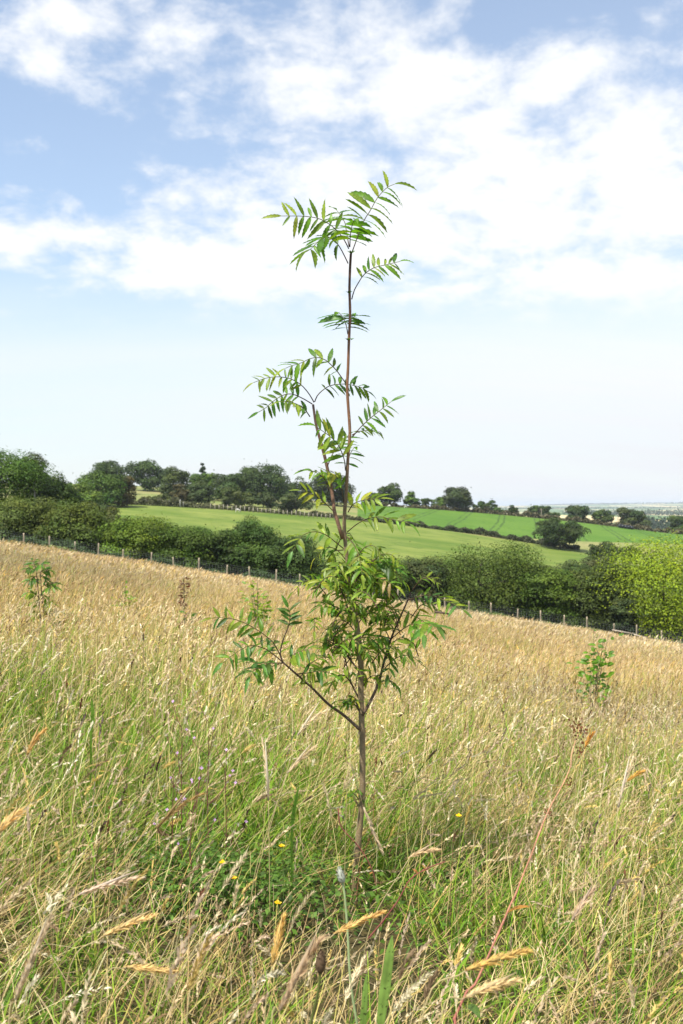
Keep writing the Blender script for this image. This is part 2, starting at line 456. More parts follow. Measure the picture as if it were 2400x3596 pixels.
# ------------------------------------------------------------------ trees and bushes
def crown_mesh(name, W, H0, H1, n_leaf, leaf, col, shape, rng, colvar=0.30, depth=None):
    """leafy crown: clumps on and in a body, small leaf faces in every clump. Local coords, base at z = 0"""
    Dp = depth or W
    h = H1 - H0; c0 = np.array([0, 0, (H0 + H1) / 2])
    ncl = int(np.clip(n_leaf / 190, 24, 130))
    big = 1.0
    if col is YG: ncl = int(ncl * 0.5); big = 1.35
    d = nrm(rng.normal(size=(ncl, 3)))
    r = rng.uniform(0.30, 1, ncl) ** 0.40
    p = d * r[:, None]
    if shape == 'dome':
        p = np.sign(p) * np.abs(p) ** 0.84
    elif shape == 'hedge':
        p = np.sign(p) * np.abs(p) ** 0.72
    elif shape == 'conifer':
        z = rng.uniform(-1, 1, ncl); rr = (1 - z) / 2 * rng.uniform(0.6, 1, ncl) + 0.04; a = rng.uniform(0, 2 * PI, ncl)
        p = np.stack([rr * np.cos(a), rr * np.sin(a), z], -1)
    elif shape == 'tall':
        p[:, :2] *= (1 - 0.35 * np.clip(p[:, 2], 0, 1))[:, None]
    lump = 1 + 0.16 * np.sin(3.1 * d[:, 0] + rng.uniform(0, 6)) * np.sin(2.7 * d[:, 2] + rng.uniform(0, 6)) + rng.normal(0, 0.06, ncl)
    rc = big * np.clip(0.150 * min(W, h * 1.3) * rng.uniform(0.55, 1.6, ncl), leaf * 1.2, None)
    if shape == 'conifer': rc *= 0.6
    half = np.array([W / 2, Dp / 2, h / 2]) - np.array([1, 1, 0.6]) * rc.mean() * 0.35
    pc = c0 + p * half * lump[:, None]
    k = rng.choice(ncl, n_leaf, p=rc ** 2 / (rc ** 2).sum())
    ld = nrm(rng.normal(size=(n_leaf, 3))); lr = rng.uniform(0, 1, n_leaf) ** 0.22
    ld[:, 2] = np.where(rng.random(n_leaf) < 0.6, np.abs(ld[:, 2]), ld[:, 2])
    pos = pc[k] + ld * lr[:, None] * rc[k][:, None] * np.array([1.15, 1.15, 0.75])
    stray = rng.random(n_leaf) < 0.025
    pos[stray] += rng.normal(0, 0.35, (stray.sum(), 3)) * rc[k][stray][:, None]
    pos[:, 2] = np.maximum(pos[:, 2], 0.05)
    core = rng.random(n_leaf) < 0.20
    cp = nrm(rng.normal(size=(core.sum(), 3))) * (rng.random((core.sum(), 1)) ** 0.4) * 0.80
    if shape in ('hedge', 'dome'): cp = np.sign(cp) * np.abs(cp) ** 0.8
    if shape != 'conifer': pos[core] = c0 + cp * half
    out = nrm((pos - c0) / half)
    nn = nrm(0.15 * out + 0.9 * ld + np.array([0, 0, 0.65]) + rng.normal(0, 0.34, (n_leaf, 3)))
    t1 = nrm(np.cross(nn, rng.normal(size=(n_leaf, 3)))); t2 = np.cross(nn, t1)
    s = leaf * rng.uniform(0.6, 1.3, n_leaf)[:, None]
    V = np.stack([pos + t1 * s, pos - t1 * s * 0.7 + t2 * s * 0.72, pos - t1 * s * 0.7 - t2 * s * 0.72], 1).reshape(-1, 3)
    q = np.arange(n_leaf * 3).reshape(-1, 3)
    cl = (1 + rng.normal(0, colvar * 0.6, ncl))[k][:, None] * (1 + rng.normal(0, colvar * 0.5, n_leaf))[:, None]
    hue = rng.normal(0, 0.10, ncl)[k][:, None]
    c = np.asarray(col)[None] * np.array([1.0, 0.97, 0.62]) * np.clip(cl, 0.4, 1.9)
    c = c * (1 + hue * np.array([1.0, 0.2, -0.5]))
    return V, q, np.repeat(np.clip(c, 0.005, 1), 3, 0), pc


PXM = F * 683 / 2400      # pixels per metre at one metre in the finished picture


def make_tree(name, label, cat, px, top, wpx, D, col, shape='round', cb=0.15, group=None, dens=1.0, leafpx=1.5, trunk=True, seed=None, colvar=0.30, depth=None):
    rng = np.random.default_rng(int(px * 13 + D * 7 + top) if seed is None else seed)
    X = (px - 1200) / F * D; gz = float(ground_z(X, D)); tz = CZ - (top - HOR) / F * D
    H = max((tz - gz) * (1.0 if D < 130 else 0.96), 0.6); W = wpx / F * D * (1.15 if D < 130 else 1.0)
    base = Vector((X, D, gz))
    root = thing(name, label, cat, base, group)
    leaf = max(leafpx * D / PXM, 0.05)
    area = PI * W * H * 0.9
    n = int(np.clip(dens * 2.3 * area / (leaf * leaf * 1.1), 500, 34000))
    V, q, c, pc = crown_mesh('crown', W, H * cb, H, n, leaf, col, shape, rng, colvar, depth)
    cr = add('crown', make_mesh('crown', V + np.array(base), None, q, c, M_TREE), root)
    if trunk:
        mb = MB(); r0 = max(0.022 * W, 0.05)
        tp = np.array([[0, 0, -0.2], [0.02 * W, 0, H * 0.25], [-0.02 * W, 0, H * 0.5], [0.01 * W, 0, H * 0.8]])
        bc = (0.075, 0.06, 0.045)
        tube(mb, spline(tp, 7) + np.array(base), np.linspace(r0, r0 * 0.3, 7), 6, bc)
        for i in rng.choice(len(pc), min(9, len(pc)), replace=False):
            z0 = min(H * rng.uniform(0.2, 0.55), pc[i][2] * 0.9)
            st = np.array([0, 0, z0]); en = pc[i]; mid = st * 0.5 + en * 0.5 + np.array([0, 0, 0.05 * H])
            tube(mb, spline([st, mid, en], 5) + np.array(base), np.linspace(r0 * 0.45, r0 * 0.08, 5), 5, bc)
        add('trunk', mb.mesh('trunk', M_TRUNK, True), root)
    return root


DG = (0.044, 0.078, 0.016); MG = (0.066, 0.118, 0.018); LGn = (0.095, 0.145, 0.025); BR = (0.105, 0.165, 0.018)
YG = (0.185, 0.262, 0.012); OL = (0.070, 0.085, 0.028); GG = (0.055, 0.075, 0.030); OAK = (0.042, 0.072, 0.020); RB = (0.10, 0.065, 0.03)
HB = 'bushes of the hedgerow behind the wire fence'; SKT = 'trees along the hilltop'; HBK = 'shrubs climbing the bank at left'
TREES = [
    # name, category, label, px, top, width, D, colour, shape, crown bottom, group
    ('ash_tree', 'tree', 'tall mid green tree at the left edge, highest of the left bank', 5, 1592, 250, 96, (0.062, 0.118, 0.018), 'hedge', 0.0, None),
    ('slender_tree', 'tree', 'thin grey green tree rising behind the tall tree at the left edge', 112, 1598, 130, 108, GG, 'tall', 0.1, None),
    ('dark_bush', 'bush', 'dark round bush right of the pale bare stem on the left bank', 212, 1656, 132, 102, DG, 'round', 0.0, HBK),
    ('shrub', 'bush', 'small light olive shrub in front of the broad shrub, left bank', 300, 1690, 105, 190, LGn, 'round', 0.0, HBK),
    ('shrub', 'bush', 'broad green shrub below the leftmost skyline oak', 355, 1656, 150, 222, MG, 'hedge', 0.0, HBK),
    ('shrub', 'bush', 'brown tinged shrub at the upper left corner of the pasture', 446, 1678, 95, 226, (0.085, 0.075, 0.030), 'hedge', 0.0, HBK),
    ('hedge_bush', 'bush', 'wide arching light green bush under the tall left tree', 112, 1752, 205, 87, (0.088, 0.118, 0.028), 'dome', 0.05, HB),
    ('hedge_bush', 'bush', 'light green spreading bush between arching bush and olive shrub', 275, 1770, 165, 85, (0.090, 0.125, 0.024), 'dome', 0.05, HB),
    ('shrub', 'bush', 'small dark green shrub poking above the light green hedge bushes', 322, 1752, 85, 91, GG, 'round', 0.0, HB),
    ('hedge_bush', 'bush', 'dull olive bush at the lower left corner of the pasture', 405, 1790, 105, 88, OL, 'round', 0.0, HB),
    ('hedge_bush', 'bush', 'bright green bush, brightest of the left hedgerow', 478, 1822, 180, 83, BR, 'hedge', 0.0, HB),
    ('hedge_bush', 'bush', 'mid green bush between the brightest bush and the rounded tree', 640, 1855, 190, 83, MG, 'hedge', 0.0, HB),
    ('hedge_bush', 'bush', 'darker low bush touching the left side of the rounded tree', 765, 1880, 135, 83.5, DG, 'hedge', 0.0, HB),
    ('rounded_tree', 'tree', 'rounded green tree standing up out of the hedgerow left of the sapling', 882, 1828, 172, 84.5, (0.052, 0.098, 0.022), 'round', 0.0, None),
    ('hedge_bush', 'bush', 'dark sloping bush just left of the sapling crown', 1020, 1895, 185, 83, (0.048, 0.085, 0.020), 'hedge', 0.0, HB),
    ('hedge_bush', 'bush', 'low dark bush behind the sapling stem', 1185, 1988, 165, 82, DG, 'hedge', 0.0, HB),
    ('hedge_bush', 'bush', 'low mid green bush behind the right side of the sapling', 1330, 1985, 190, 82, MG, 'hedge', 0.0, HB),
    ('hedge_bush', 'bush', 'small dark bush joining the left of the big olive bush', 1480, 1962, 150, 83, GG, 'hedge', 0.0, HB),
    ('hedge_bush', 'bush', 'big dark domed bush with olive tips right of the sapling', 1690, 1912, 340, 85, (0.066, 0.102, 0.016), 'hedge', 0.0, HB),
    ('hedge_bush', 'bush', 'fresh green bush right of the big domed bush', 1915, 2000, 185, 83, (0.075, 0.125, 0.020), 'hedge', 0.0, HB),
    ('hedge_bush', 'bush', 'grey olive bush left of the yellow green tree', 2075, 1985, 215, 84, (0.062, 0.090, 0.024), 'hedge', 0.0, HB),
    ('yellow_green_tree', 'tree', 'bright yellow green tree at the right edge hanging over the fence', 2340, 1905, 400, 83.0, YG, 'dome', 0.0, None),
    ('hedge_bush', 'bush', 'small grey green bush at the foot of the yellow green tree', 2190, 2095, 85, 80.6, (0.058, 0.082, 0.035), 'round', 0.0, HB),
    ('willow_shrub', 'bush', 'leftmost of the grey shrubs behind the right hedgerow', 1935, 1985, 110, 104, (0.07, 0.085, 0.035), 'round', 0.0, 'grey shrubs behind the right hedgerow'),
    ('willow_shrub', 'bush', 'middle of the grey shrubs behind the right hedgerow', 2020, 1967, 110, 110, (0.06, 0.085, 0.033), 'round', 0.0, 'grey shrubs behind the right hedgerow'),
    ('willow_shrub', 'bush', 'palest grey shrub behind the hedgerow beside the yellow green tree', 2095, 1953, 115, 114, (0.09, 0.105, 0.045), 'round', 0.0, 'grey shrubs behind the right hedgerow'),
    ('field_shrub', 'bush', 'dark shrub with a reddish stem below the right end of the crop', 2118, 1903, 108, 190, (0.045, 0.072, 0.02), 'dome', 0.05, None),
    ('field_shrub', 'bush', 'small dark shrub behind the top of the yellow green tree', 2208, 1915, 68, 205, (0.045, 0.065, 0.02), 'dome', 0.0, None),
    ('oak_tree', 'tree', 'broad dark oak standing in the low hedge between pasture and crop', 1967, 1824, 158, 234, (0.042, 0.068, 0.018), 'dome', 0.14, None),
    ('hedge_tree', 'bush', 'small round dark bush on the low hedge, nearest the oak', 1651, 1857, 30, 246, OAK, 'round', 0.0, 'round bushes on the low hedge'),
    ('hedge_tree', 'bush', 'lowest of the three round bushes on the low hedge', 1616, 1866, 26, 245, OAK, 'round', 0.0, 'round bushes on the low hedge'),
    ('hedge_tree', 'bush', 'left one of the three round bushes on the low hedge', 1546, 1850, 30, 244, OAK, 'round', 0.0, 'round bushes on the low hedge'),
    ('oak_tree', 'tree', 'leftmost oak on the skyline above the broad shrub', 383, 1624, 140, 300, (0.045, 0.075, 0.022), 'dome', 0.05, SKT),
    ('oak_tree', 'tree', 'second dark oak on the skyline, above the gap with the pale field', 527, 1618, 140, 335, OAK, 'dome', 0.05, SKT),
    ('hill_tree', 'tree', 'mid green tree right of the pale field gap', 620, 1640, 110, 275, (0.055, 0.085, 0.025), 'dome', 0.0, SKT),
    ('conifer_tree', 'tree', 'pointed conifer on the skyline', 712, 1620, 52, 330, (0.03, 0.055, 0.025), 'conifer', 0.0, SKT),
    ('hill_tree', 'tree', 'rounded tree under the pointed conifer', 716, 1658, 92, 300, MG, 'dome', 0.0, SKT),
    ('hill_tree', 'tree', 'dark tree between the conifer and the tallest wood', 800, 1655, 120, 285, OAK, 'dome', 0.0, SKT),
    ('hill_tree', 'tree', 'dark tree on the left shoulder of the tallest hill oak', 862, 1645, 125, 300, DG, 'dome', 0.0, SKT),
    ('oak_tree', 'tree', 'tallest dark oak of the hilltop wood left of the sapling', 930, 1636, 175, 290, OAK, 'dome', 0.0, SKT),
    ('hill_tree', 'tree', 'dark tree between the tallest hill oak and the sapling stem', 1045, 1678, 115, 312, OAK, 'dome', 0.0, SKT),
    ('hill_tree', 'tree', 'dark wide tree on the skyline behind the sapling stem', 1162, 1660, 165, 322, (0.038, 0.058, 0.02), 'dome', 0.0, SKT),
    ('willow_tree', 'tree', 'small round grey green tree in front of the hilltop wood', 1040, 1731, 118, 240, (0.058, 0.08, 0.034), 'dome', 0.12, None),
    ('hill_bush', 'bush', 'brownish bush beside the grey gate post', 636, 1698, 75, 250, (0.085, 0.075, 0.035), 'dome', 0.0, None),
    ('hill_bush', 'bush', 'dark round bush right of the brownish bush on the hill', 706, 1690, 100, 250, (0.045, 0.07, 0.024), 'dome', 0.0, None),
    ('hill_bush', 'bush', 'light green bush in front of the hilltop wood', 830, 1713, 125, 258, (0.065, 0.092, 0.028), 'dome', 0.0, None),
    ('hill_bush', 'bush', 'low scrub bush below the pale field gap', 562, 1736, 75, 246, (0.065, 0.085, 0.03), 'dome', 0.0, None),
    ('hill_bush', 'bush', 'bush at the foot of the tallest hill oak', 925, 1730, 90, 262, (0.05, 0.075, 0.026), 'dome', 0.0, None),
    ('hill_bush', 'bush', 'small bush left of the first skyline oak right of the sapling', 1308, 1734, 50, 362, DG, 'dome', 0.0, SKT),
    ('oak_tree', 'tree', 'round oak on the skyline just right of the sapling stem', 1370, 1696, 94, 366, OAK, 'dome', 0.06, SKT),
    ('hill_tree', 'tree', 'thin topped small tree between the two skyline oaks', 1445, 1725, 56, 366, MG, 'tall', 0.0, SKT),
    ('hill_bush', 'bush', 'small round bush between the two skyline oaks', 1494, 1745, 36, 366, DG, 'round', 0.0, SKT),
    ('hill_tree', 'tree', 'tree leaning on the left of the largest right skyline oak', 1540, 1743, 58, 367, MG, 'dome', 0.0, SKT),
    ('oak_tree', 'tree', 'largest oak on the skyline above the crop field', 1609, 1702, 118, 366, (0.042, 0.060, 0.022), 'dome', 0.12, SKT),
    ('hill_bush', 'bush', 'long low thicket right of the largest skyline oak', 1706, 1760, 95, 366, DG, 'dome', 0.0, SKT),
    ('hill_bush', 'bush', 'tiny dark bush at the end of the low thicket', 1762, 1789, 32, 366, DG, 'round', 0.0, SKT),
    ('hill_tree', 'tree', 'small lone tree on the skyline above the middle of the crop', 1803, 1774, 34, 366, OAK, 'round', 0.0, SKT),
    ('hill_tree', 'tree', 'wide tree beside the wooden pole on the skyline', 1892, 1775, 92, 368, OAK, 'dome', 0.0, SKT),
    ('hill_tree', 'tree', 'low tree tucked against the right of the wide pole tree', 1944, 1797, 50, 366, DG, 'dome', 0.0, SKT),
    ('hill_tree', 'tree', 'left one of the three round trees at the right of the skyline', 2030, 1776, 88, 368, OAK, 'dome', 0.0, SKT),
    ('hill_tree', 'tree', 'middle one of the three round trees at the right of the skyline', 2112, 1784, 76, 368, OAK, 'dome', 0.0, SKT),
    ('hill_tree', 'tree', 'round tree directly above the black wrapped bales', 2225, 1782, 112, 370, (0.045, 0.064, 0.018), 'dome', 0.0, SKT),
    ('hill_tree', 'tree', 'dark tree on the hilltop cut by the right edge', 2402, 1805, 95, 372, OAK, 'dome', 0.0, SKT),
]
for (nm, cat, lab, px, top, wp, D, col, shape, cb, grp) in TREES:
    near = D < 130
    make_tree(nm, lab, cat, px, top, wp, D, col, shape, cb, grp, dens=2.1 if near else 1.5, leafpx=1.1 if near else 1.05, depth=None)


def hedge_strip(name, label, us, ds, hts, wid, col, n, leaf, rng, cat='hedge', kind=None, colvar=0.25):
    """long low hedge following the ground"""
    t = rng.uniform(0, 1, n); s = np.linspace(0, 1, len(us))
    u = np.interp(t, s, us); d = np.interp(t, s, ds); hh = np.interp(t, s, hts)
    x = (u - 1200) / F * d
    lum = 0.65 + 0.35 * np.sin(x * 0.55 + 1.3) * np.sin(x * 0.21) + 0.2 * np.sin(x * 1.7)
    yy = d + rng.normal(0, wid / 2.2, n)
    z = ground_z(x, yy) + hh * np.clip(lum, 0.3, 1.3) * rng.uniform(0, 1, n) ** 0.6
    pos = np.stack([x, yy, z], -1)
    nn = nrm(rng.normal(0, 0.6, (n, 3)) + np.array([0, -0.3, 0.6])); t1 = nrm(np.cross(nn, rng.normal(size=(n, 3)))); t2 = np.cross(nn, t1)
    sz = leaf * rng.uniform(0.6, 1.4, n)[:, None]
    V = np.stack([pos - t1 * sz, pos - t2 * sz * 0.6, pos + t1 * sz, pos + t2 * sz * 0.6], 1).reshape(-1, 3)
    c = np.asarray(col)[None] * np.clip(1 + rng.normal(0, colvar, n), 0.4, 1.8)[:, None]
    o = add(name, make_mesh(name, V, np.arange(n * 4).reshape(-1, 4), None, np.repeat(c, 4, 0), M_TREE))
    return tag(o, label, cat, kind=kind)


hr = np.random.default_rng(5)
hedge_strip('low_hedge', 'low trimmed hedge dividing the pasture from the crop field', HED_U[4:9] + 0, HED_D[4:9] + 2, [1.2, 1.4, 1.6, 2.0, 1.6], 1.4, (0.055, 0.062, 0.026), 9000, 0.28, hr)
hedge_strip('rough_hedge', 'rough brownish hedge bank along the top left of the pasture', [365, 560, 760, 1000, 1300], [237, 237, 238, 238, 239], [1.3, 2.2, 1.3, 1.1, 1.2], 2.2, (0.085, 0.088, 0.036), 9000, 0.30, hr)
hedge_strip('skyline_hedge', 'low brown hedge along the skyline at the top of the crop', [1270, 1500, 1730, 1960, 2160, 2420], [363, 363, 363, 363, 363, 363], [1.4, 1.5, 2.2, 2.0, 2.0, 2.4], 1.8, (0.095, 0.085, 0.04), 9000, 0.40, hr)
hedge_strip('bramble_bank', 'dark bramble and ivy growing through the foot of the fence', [-120, 600, 1200, 1800, 2500], [78.2] * 5, [1.0, 1.0, 0.9, 0.55, 0.5], 1.4, (0.042, 0.072, 0.018), 26000, 0.10, hr, 'bramble', 'stuff')
hedge_strip('hedge_understorey', 'dark leafy understorey filling the foot of the hedgerow', [-200, 600, 1200, 1500, 1800, 2600], [84.5] * 6, [2.4, 2.2, 1.9, 2.2, 2.4, 2.6], 2.2, (0.055, 0.085, 0.018), 22000, 0.14, hr, 'hedge', 'stuff')
hedge_strip('fence_edge_grass', 'strip of greener rough grass along the foot of the fence', [-150, 600, 1200, 1800, 2550], [75.8] * 5, [0.5] * 5, 1.6, (0.11, 0.14, 0.04), 16000, 0.09, hr, 'grass', 'stuff')
# far woods: dark lines of trees in the hazy distance
for nm, lab, us, ds, ht, wd, n, lf in (
        ('far_wood', 'bluish wood in the valley right of the round skyline trees', [2215, 2300, 2480], [900, 880, 860], [9, 10, 11], 60, 2600, 1.5),
        ('far_tree_line', 'dark tree line behind the pale far fields', [1990, 2200, 2480], [2250, 2250, 2200], [9, 12, 14], 60, 2600, 2.2),
        ('far_hill_hedges', 'thin dark hedges on the farthest hill', [1700, 2100, 2700], [5200, 5200, 5200], [7, 8, 8], 90, 1800, 4.0),
        ('far_hill_woods', 'faint woods along the top of the farthest hill', [1900, 2200, 2700], [8900, 8900, 8900], [9, 12, 12], 120, 1800, 6.0)):
    hedge_strip(nm, lab, us, ds, ht, wd, (0.035, 0.055, 0.03), n, lf, hr, 'wood', 'stuff')

# ------------------------------------------------------------------ haze: the air over the whole country
V8 = [(x, y, z) for x in (-75000, 75000) for y in (-300, 75000) for z in (-78.0, 46.0)]
hz = MB(); hz.put(np.array(V8, float), [[0, 1, 3, 2], [4, 6, 7, 5], [0, 4, 5, 1], [2, 3, 7, 6], [0, 2, 6, 4], [1, 5, 7, 3]])
hm = bpy.data.materials.new('haze_air'); hm.use_nodes = True; ht = NT(hm.node_tree)
pv = ht.node('ShaderNodeVolumePrincipled'); pv.inputs['Color'].default_value = (0.86, 0.93, 1.0, 1); pv.inputs['Density'].default_value = 1.05e-4
pv.inputs['Anisotropy'].default_value = 0.0
ho = ht.node('ShaderNodeOutputMaterial'); ht.l.new(pv.outputs[0], ho.inputs['Volume'])
haze = add('haze', hz.mesh('haze', hm)); tag(haze, 'pale summer haze in the air over the far fields', 'haze', kind='stuff')

# ------------------------------------------------------------------ wire fence
FD = 76.6
WOODC = (0.35, 0.28, 0.19)
fx0 = (0 - 1200) / F * FD
fence = thing('wire_fence', 'long stock fence of pale posts and wire netting below the hedgerow', 'fence', (fx0, FD, float(ground_z(fx0, FD))))
pm = MB(); tube(pm, [(0, 0, -0.3), (0.004, 0, 0.5), (0, 0, 1.0), (0, 0, 1.24)], [0.055, 0.054, 0.052, 0.050], 8, WOODC)
post_me = pm.mesh('post', M_WOOD, True)
ppx = [-90 + 88.0 * i for i in range(13)] + [1054 + 84.5 * i for i in range(18)]
prng = random.Random(3); ppx = sorted(p + prng.uniform(-6, 6) for p in ppx)
tops = []
for px in ppx:
    X = (px - 1200) / F * FD; gz = float(ground_z(X, FD))
    o = bpy.data.objects.new('post', post_me); COL.objects.link(o); o.parent = fence
    o.location = Vector((X, FD + prng.uniform(-0.05, 0.05), gz)) - fence.location
    o.rotation_euler = (prng.uniform(-0.03, 0.03), prng.uniform(-0.07, 0.09), prng.uniform(0, 3)); o.scale = (1, 1, prng.uniform(0.86, 1.08))
    tops.append((X, gz))
WIRE = leaf_material('galvanised_wire', 0.0, 0.5, 0.4, 0.1)
nb = MB(); wr = 0.003
for i in range(len(tops) - 1):
    (xa, za), (xb, zb) = tops[i], tops[i + 1]
    for h in (0.12, 0.24, 0.37, 0.51, 0.66, 0.82, 1.0, 1.14):
        a = np.array([xa, FD - 0.06, za + h]); b = np.array([xb, FD - 0.06, zb + h]); e = np.array([0, 0, wr])
        f_ = np.array([0, wr, 0])
        nb.put([a - e, b - e, b + e, a + e, a - f_, b - f_, b + f_, a + f_], [[0, 1, 2, 3], [4, 5, 6, 7]], None, (0.30, 0.31, 0.30))
    nv = 9
    for k in range(nv):
        s = (k + 0.5) / nv; x = xa + (xb - xa) * s; z = za + (zb - za) * s
        nb.put([(x - wr, FD - 0.06, z + 0.12), (x + wr, FD - 0.06, z + 0.12), (x + wr, FD - 0.06, z + 1.0), (x - wr, FD - 0.06, z + 1.0)], [[0, 1, 2, 3]], None, (0.30, 0.31, 0.30))
add('wire_netting', nb.mesh('wire_netting', WIRE), fence)
rl = MB()
for (pa, pb, ra, rb) in ((2150, 2226, 2212, 2226), (2226, 2275, 2227, 2242)):
    a = P(pa, ra, FD - 0.1); b = P(pb, rb, FD - 0.1); e = np.array([0, 0, 0.045]); f_ = np.array([0, 0.02, 0])
    rl.put([a - e - f_, b - e - f_, b + e - f_, a + e - f_, a - e + f_, b - e + f_, b + e + f_, a + e + f_],
           [[0, 1, 2, 3], [5, 4, 7, 6], [3, 2, 6, 7], [1, 0, 4, 5], [0, 3, 7, 4], [2, 1, 5, 6]], None, (0.50, 0.42, 0.32))
o = add('rail', rl.mesh('rail', M_WOOD), fence); o['label'] = 'pale wooden rail nailed across two posts near the right end'

# small field fence on the hill, poles, gate post, bales, turbine, sheep
f2 = thing('field_fence', 'tiny wooden post fence along the top of the pasture, left of the sapling', 'fence', (-10, 238, float(ground_z(-10, 238))))
fm = MB(); tube(fm, [(0, 0, -0.2), (0, 0, 1.25)], [0.09, 0.08], 6, (0.30, 0.26, 0.2)); fme = fm.mesh('post', M_WOOD)
for k, px in enumerate(np.arange(740, 1180, 15)):
    d = 234.5 if px < 1000 else 232.0; X = (px - 1200) / F * d
    o = bpy.data.objects.new('post', fme); COL.objects.link(o); o.parent = f2
    o.location = Vector((X, d, float(ground_z(X, d)))) - f2.location; o.scale = (1, 1, prng.uniform(0.8, 1.1))
for (px, top, D, lab) in ((1902, 1786, 362, 'thin wooden pole beside the wide tree on the skyline'), (2171, 1806, 361, 'thin wooden pole above the left end of the black bales')):
    X = (px - 1200) / F * D; gz = float(ground_z(X, D)); tz = CZ - (top - HOR) / F * D
    r = thing('utility_pole', lab, 'pole', (X, D, gz)); mb = MB()
    tube(mb, [(X, D, gz - 0.3), (X, D, tz)], [0.14, 0.10], 7, (0.28, 0.23, 0.18)); add('pole', mb.mesh('pole', M_WOOD), r)
    mb = MB(); a = np.array([X, D - 0.15, tz - 0.35]); tube(mb, [a - [0.55, 0, 0], a + [0.55, 0, 0]], [0.06, 0.06], 4, (0.25, 0.2, 0.16)); add('crossarm', mb.mesh('crossarm', M_WOOD), r)
X = (634 - 1200) / F * 235; gz = float(ground_z(X, 235)); gp = thing('gate_post', 'pale grey gate posts at the top of the pasture', 'gate post', (X, 235, gz))
for k, (dx_, hh, ww) in enumerate(((0, 1.9, 0.20), (0.75, 1.3, 0.12))):
    mb = MB(); tube(mb, [(X + dx_, 235, gz - 0.2), (X + dx_ - 0.06, 235, gz + hh * 0.6), (X + dx_, 235, gz + hh)], [ww, ww * 0.8, ww * 0.55], 7, (0.26, 0.25, 0.23)); add('post', mb.mesh('post', M_WOOD), gp)
# wrapped bales: ten, each a thing
blm, bt = mat_new('black_wrap'); bp_ = bt.node('ShaderNodeBsdfPrincipled'); bp_.inputs['Base Color'].default_value = (0.012, 0.013, 0.018, 1); bp_.inputs['Roughness'].default_value = 0.35
bo_ = bt.node('ShaderNodeOutputMaterial'); bt.l.new(bp_.outputs[0], bo_.inputs[0])
mb = MB(); th = np.linspace(0, PI * 2, 17)[:-1]
prof = [(-0.62, 0.0), (-0.62, 0.50), (-0.55, 0.60), (-0.2, 0.635), (0.2, 0.635), (0.55, 0.60), (0.62, 0.50), (0.62, 0.0)]
v = np.array([[a, r * math.cos(t_), 0.62 + r * math.sin(t_)] for a, r in prof for t_ in th]); n_ = 16
q = [[i * n_ + j, i * n_ + (j + 1) % n_, (i + 1) * n_ + (j + 1) % n_, (i + 1) * n_ + j] for i in range(len(prof) - 1) for j in range(n_)]
mb.put(v, q); bale_me = mb.mesh('wrapped_bale', blm, True)
nbale = 5
for i in range(nbale):
    px = 2177 + 10.6 * i; D = 355 - i * 0.7; X = (px - 1200) / F * D
    o = add('wrapped_bale', bale_me); o.location = (X, D, float(ground_z(X, D)) + 0.05); o.rotation_euler = (0, 0.12, prng.uniform(-0.1, 0.1)); o.scale = (0.86, 1.0, 1.0)
    tag(o, ['leftmost black wrapped bale in the row under the round tree', 'second black wrapped bale from the left in the row', 'middle black wrapped bale in the row of five', 'second black wrapped bale from the right in the row', 'rightmost black wrapped bale in the row'][i], 'bale', 'row of black wrapped bales at the crop edge')
# wind turbine
D = 7000; X = (2253 - 1200) / F * D; gz = float(ground_z(X, D)); tz = CZ + 13 / F * D
wt = thing('wind_turbine', 'tiny white wind turbine on the far horizon', 'wind turbine', (X, D, gz)); wm = leaf_material('white_paint', 0, 0.4, 0.4, 0.02)
mb = MB(); tube(mb, [(X, D, gz - 1), (X, D, tz)], [1.6, 0.9], 8, (0.8, 0.8, 0.8)); add('tower', mb.mesh('tower', wm), wt)
mb = MB(); tube(mb, [(X, D - 3, tz), (X, D + 3, tz)], [1.3, 1.3], 8, (0.8, 0.8, 0.8)); add('nacelle', mb.mesh('nacelle', wm), wt)
for a in (0.05, 2.14, 4.24):
    mb = MB(); tube(mb, [(X, D - 3.5, tz), (X + math.cos(a) * 4, D - 3.5, tz + math.sin(a) * 4), (X + math.cos(a) * 15, D - 3.5, tz + math.sin(a) * 15)], [0.8, 1.1, 0.2], 5, (0.8, 0.8, 0.8)); add('blade', mb.mesh('blade', wm), wt)


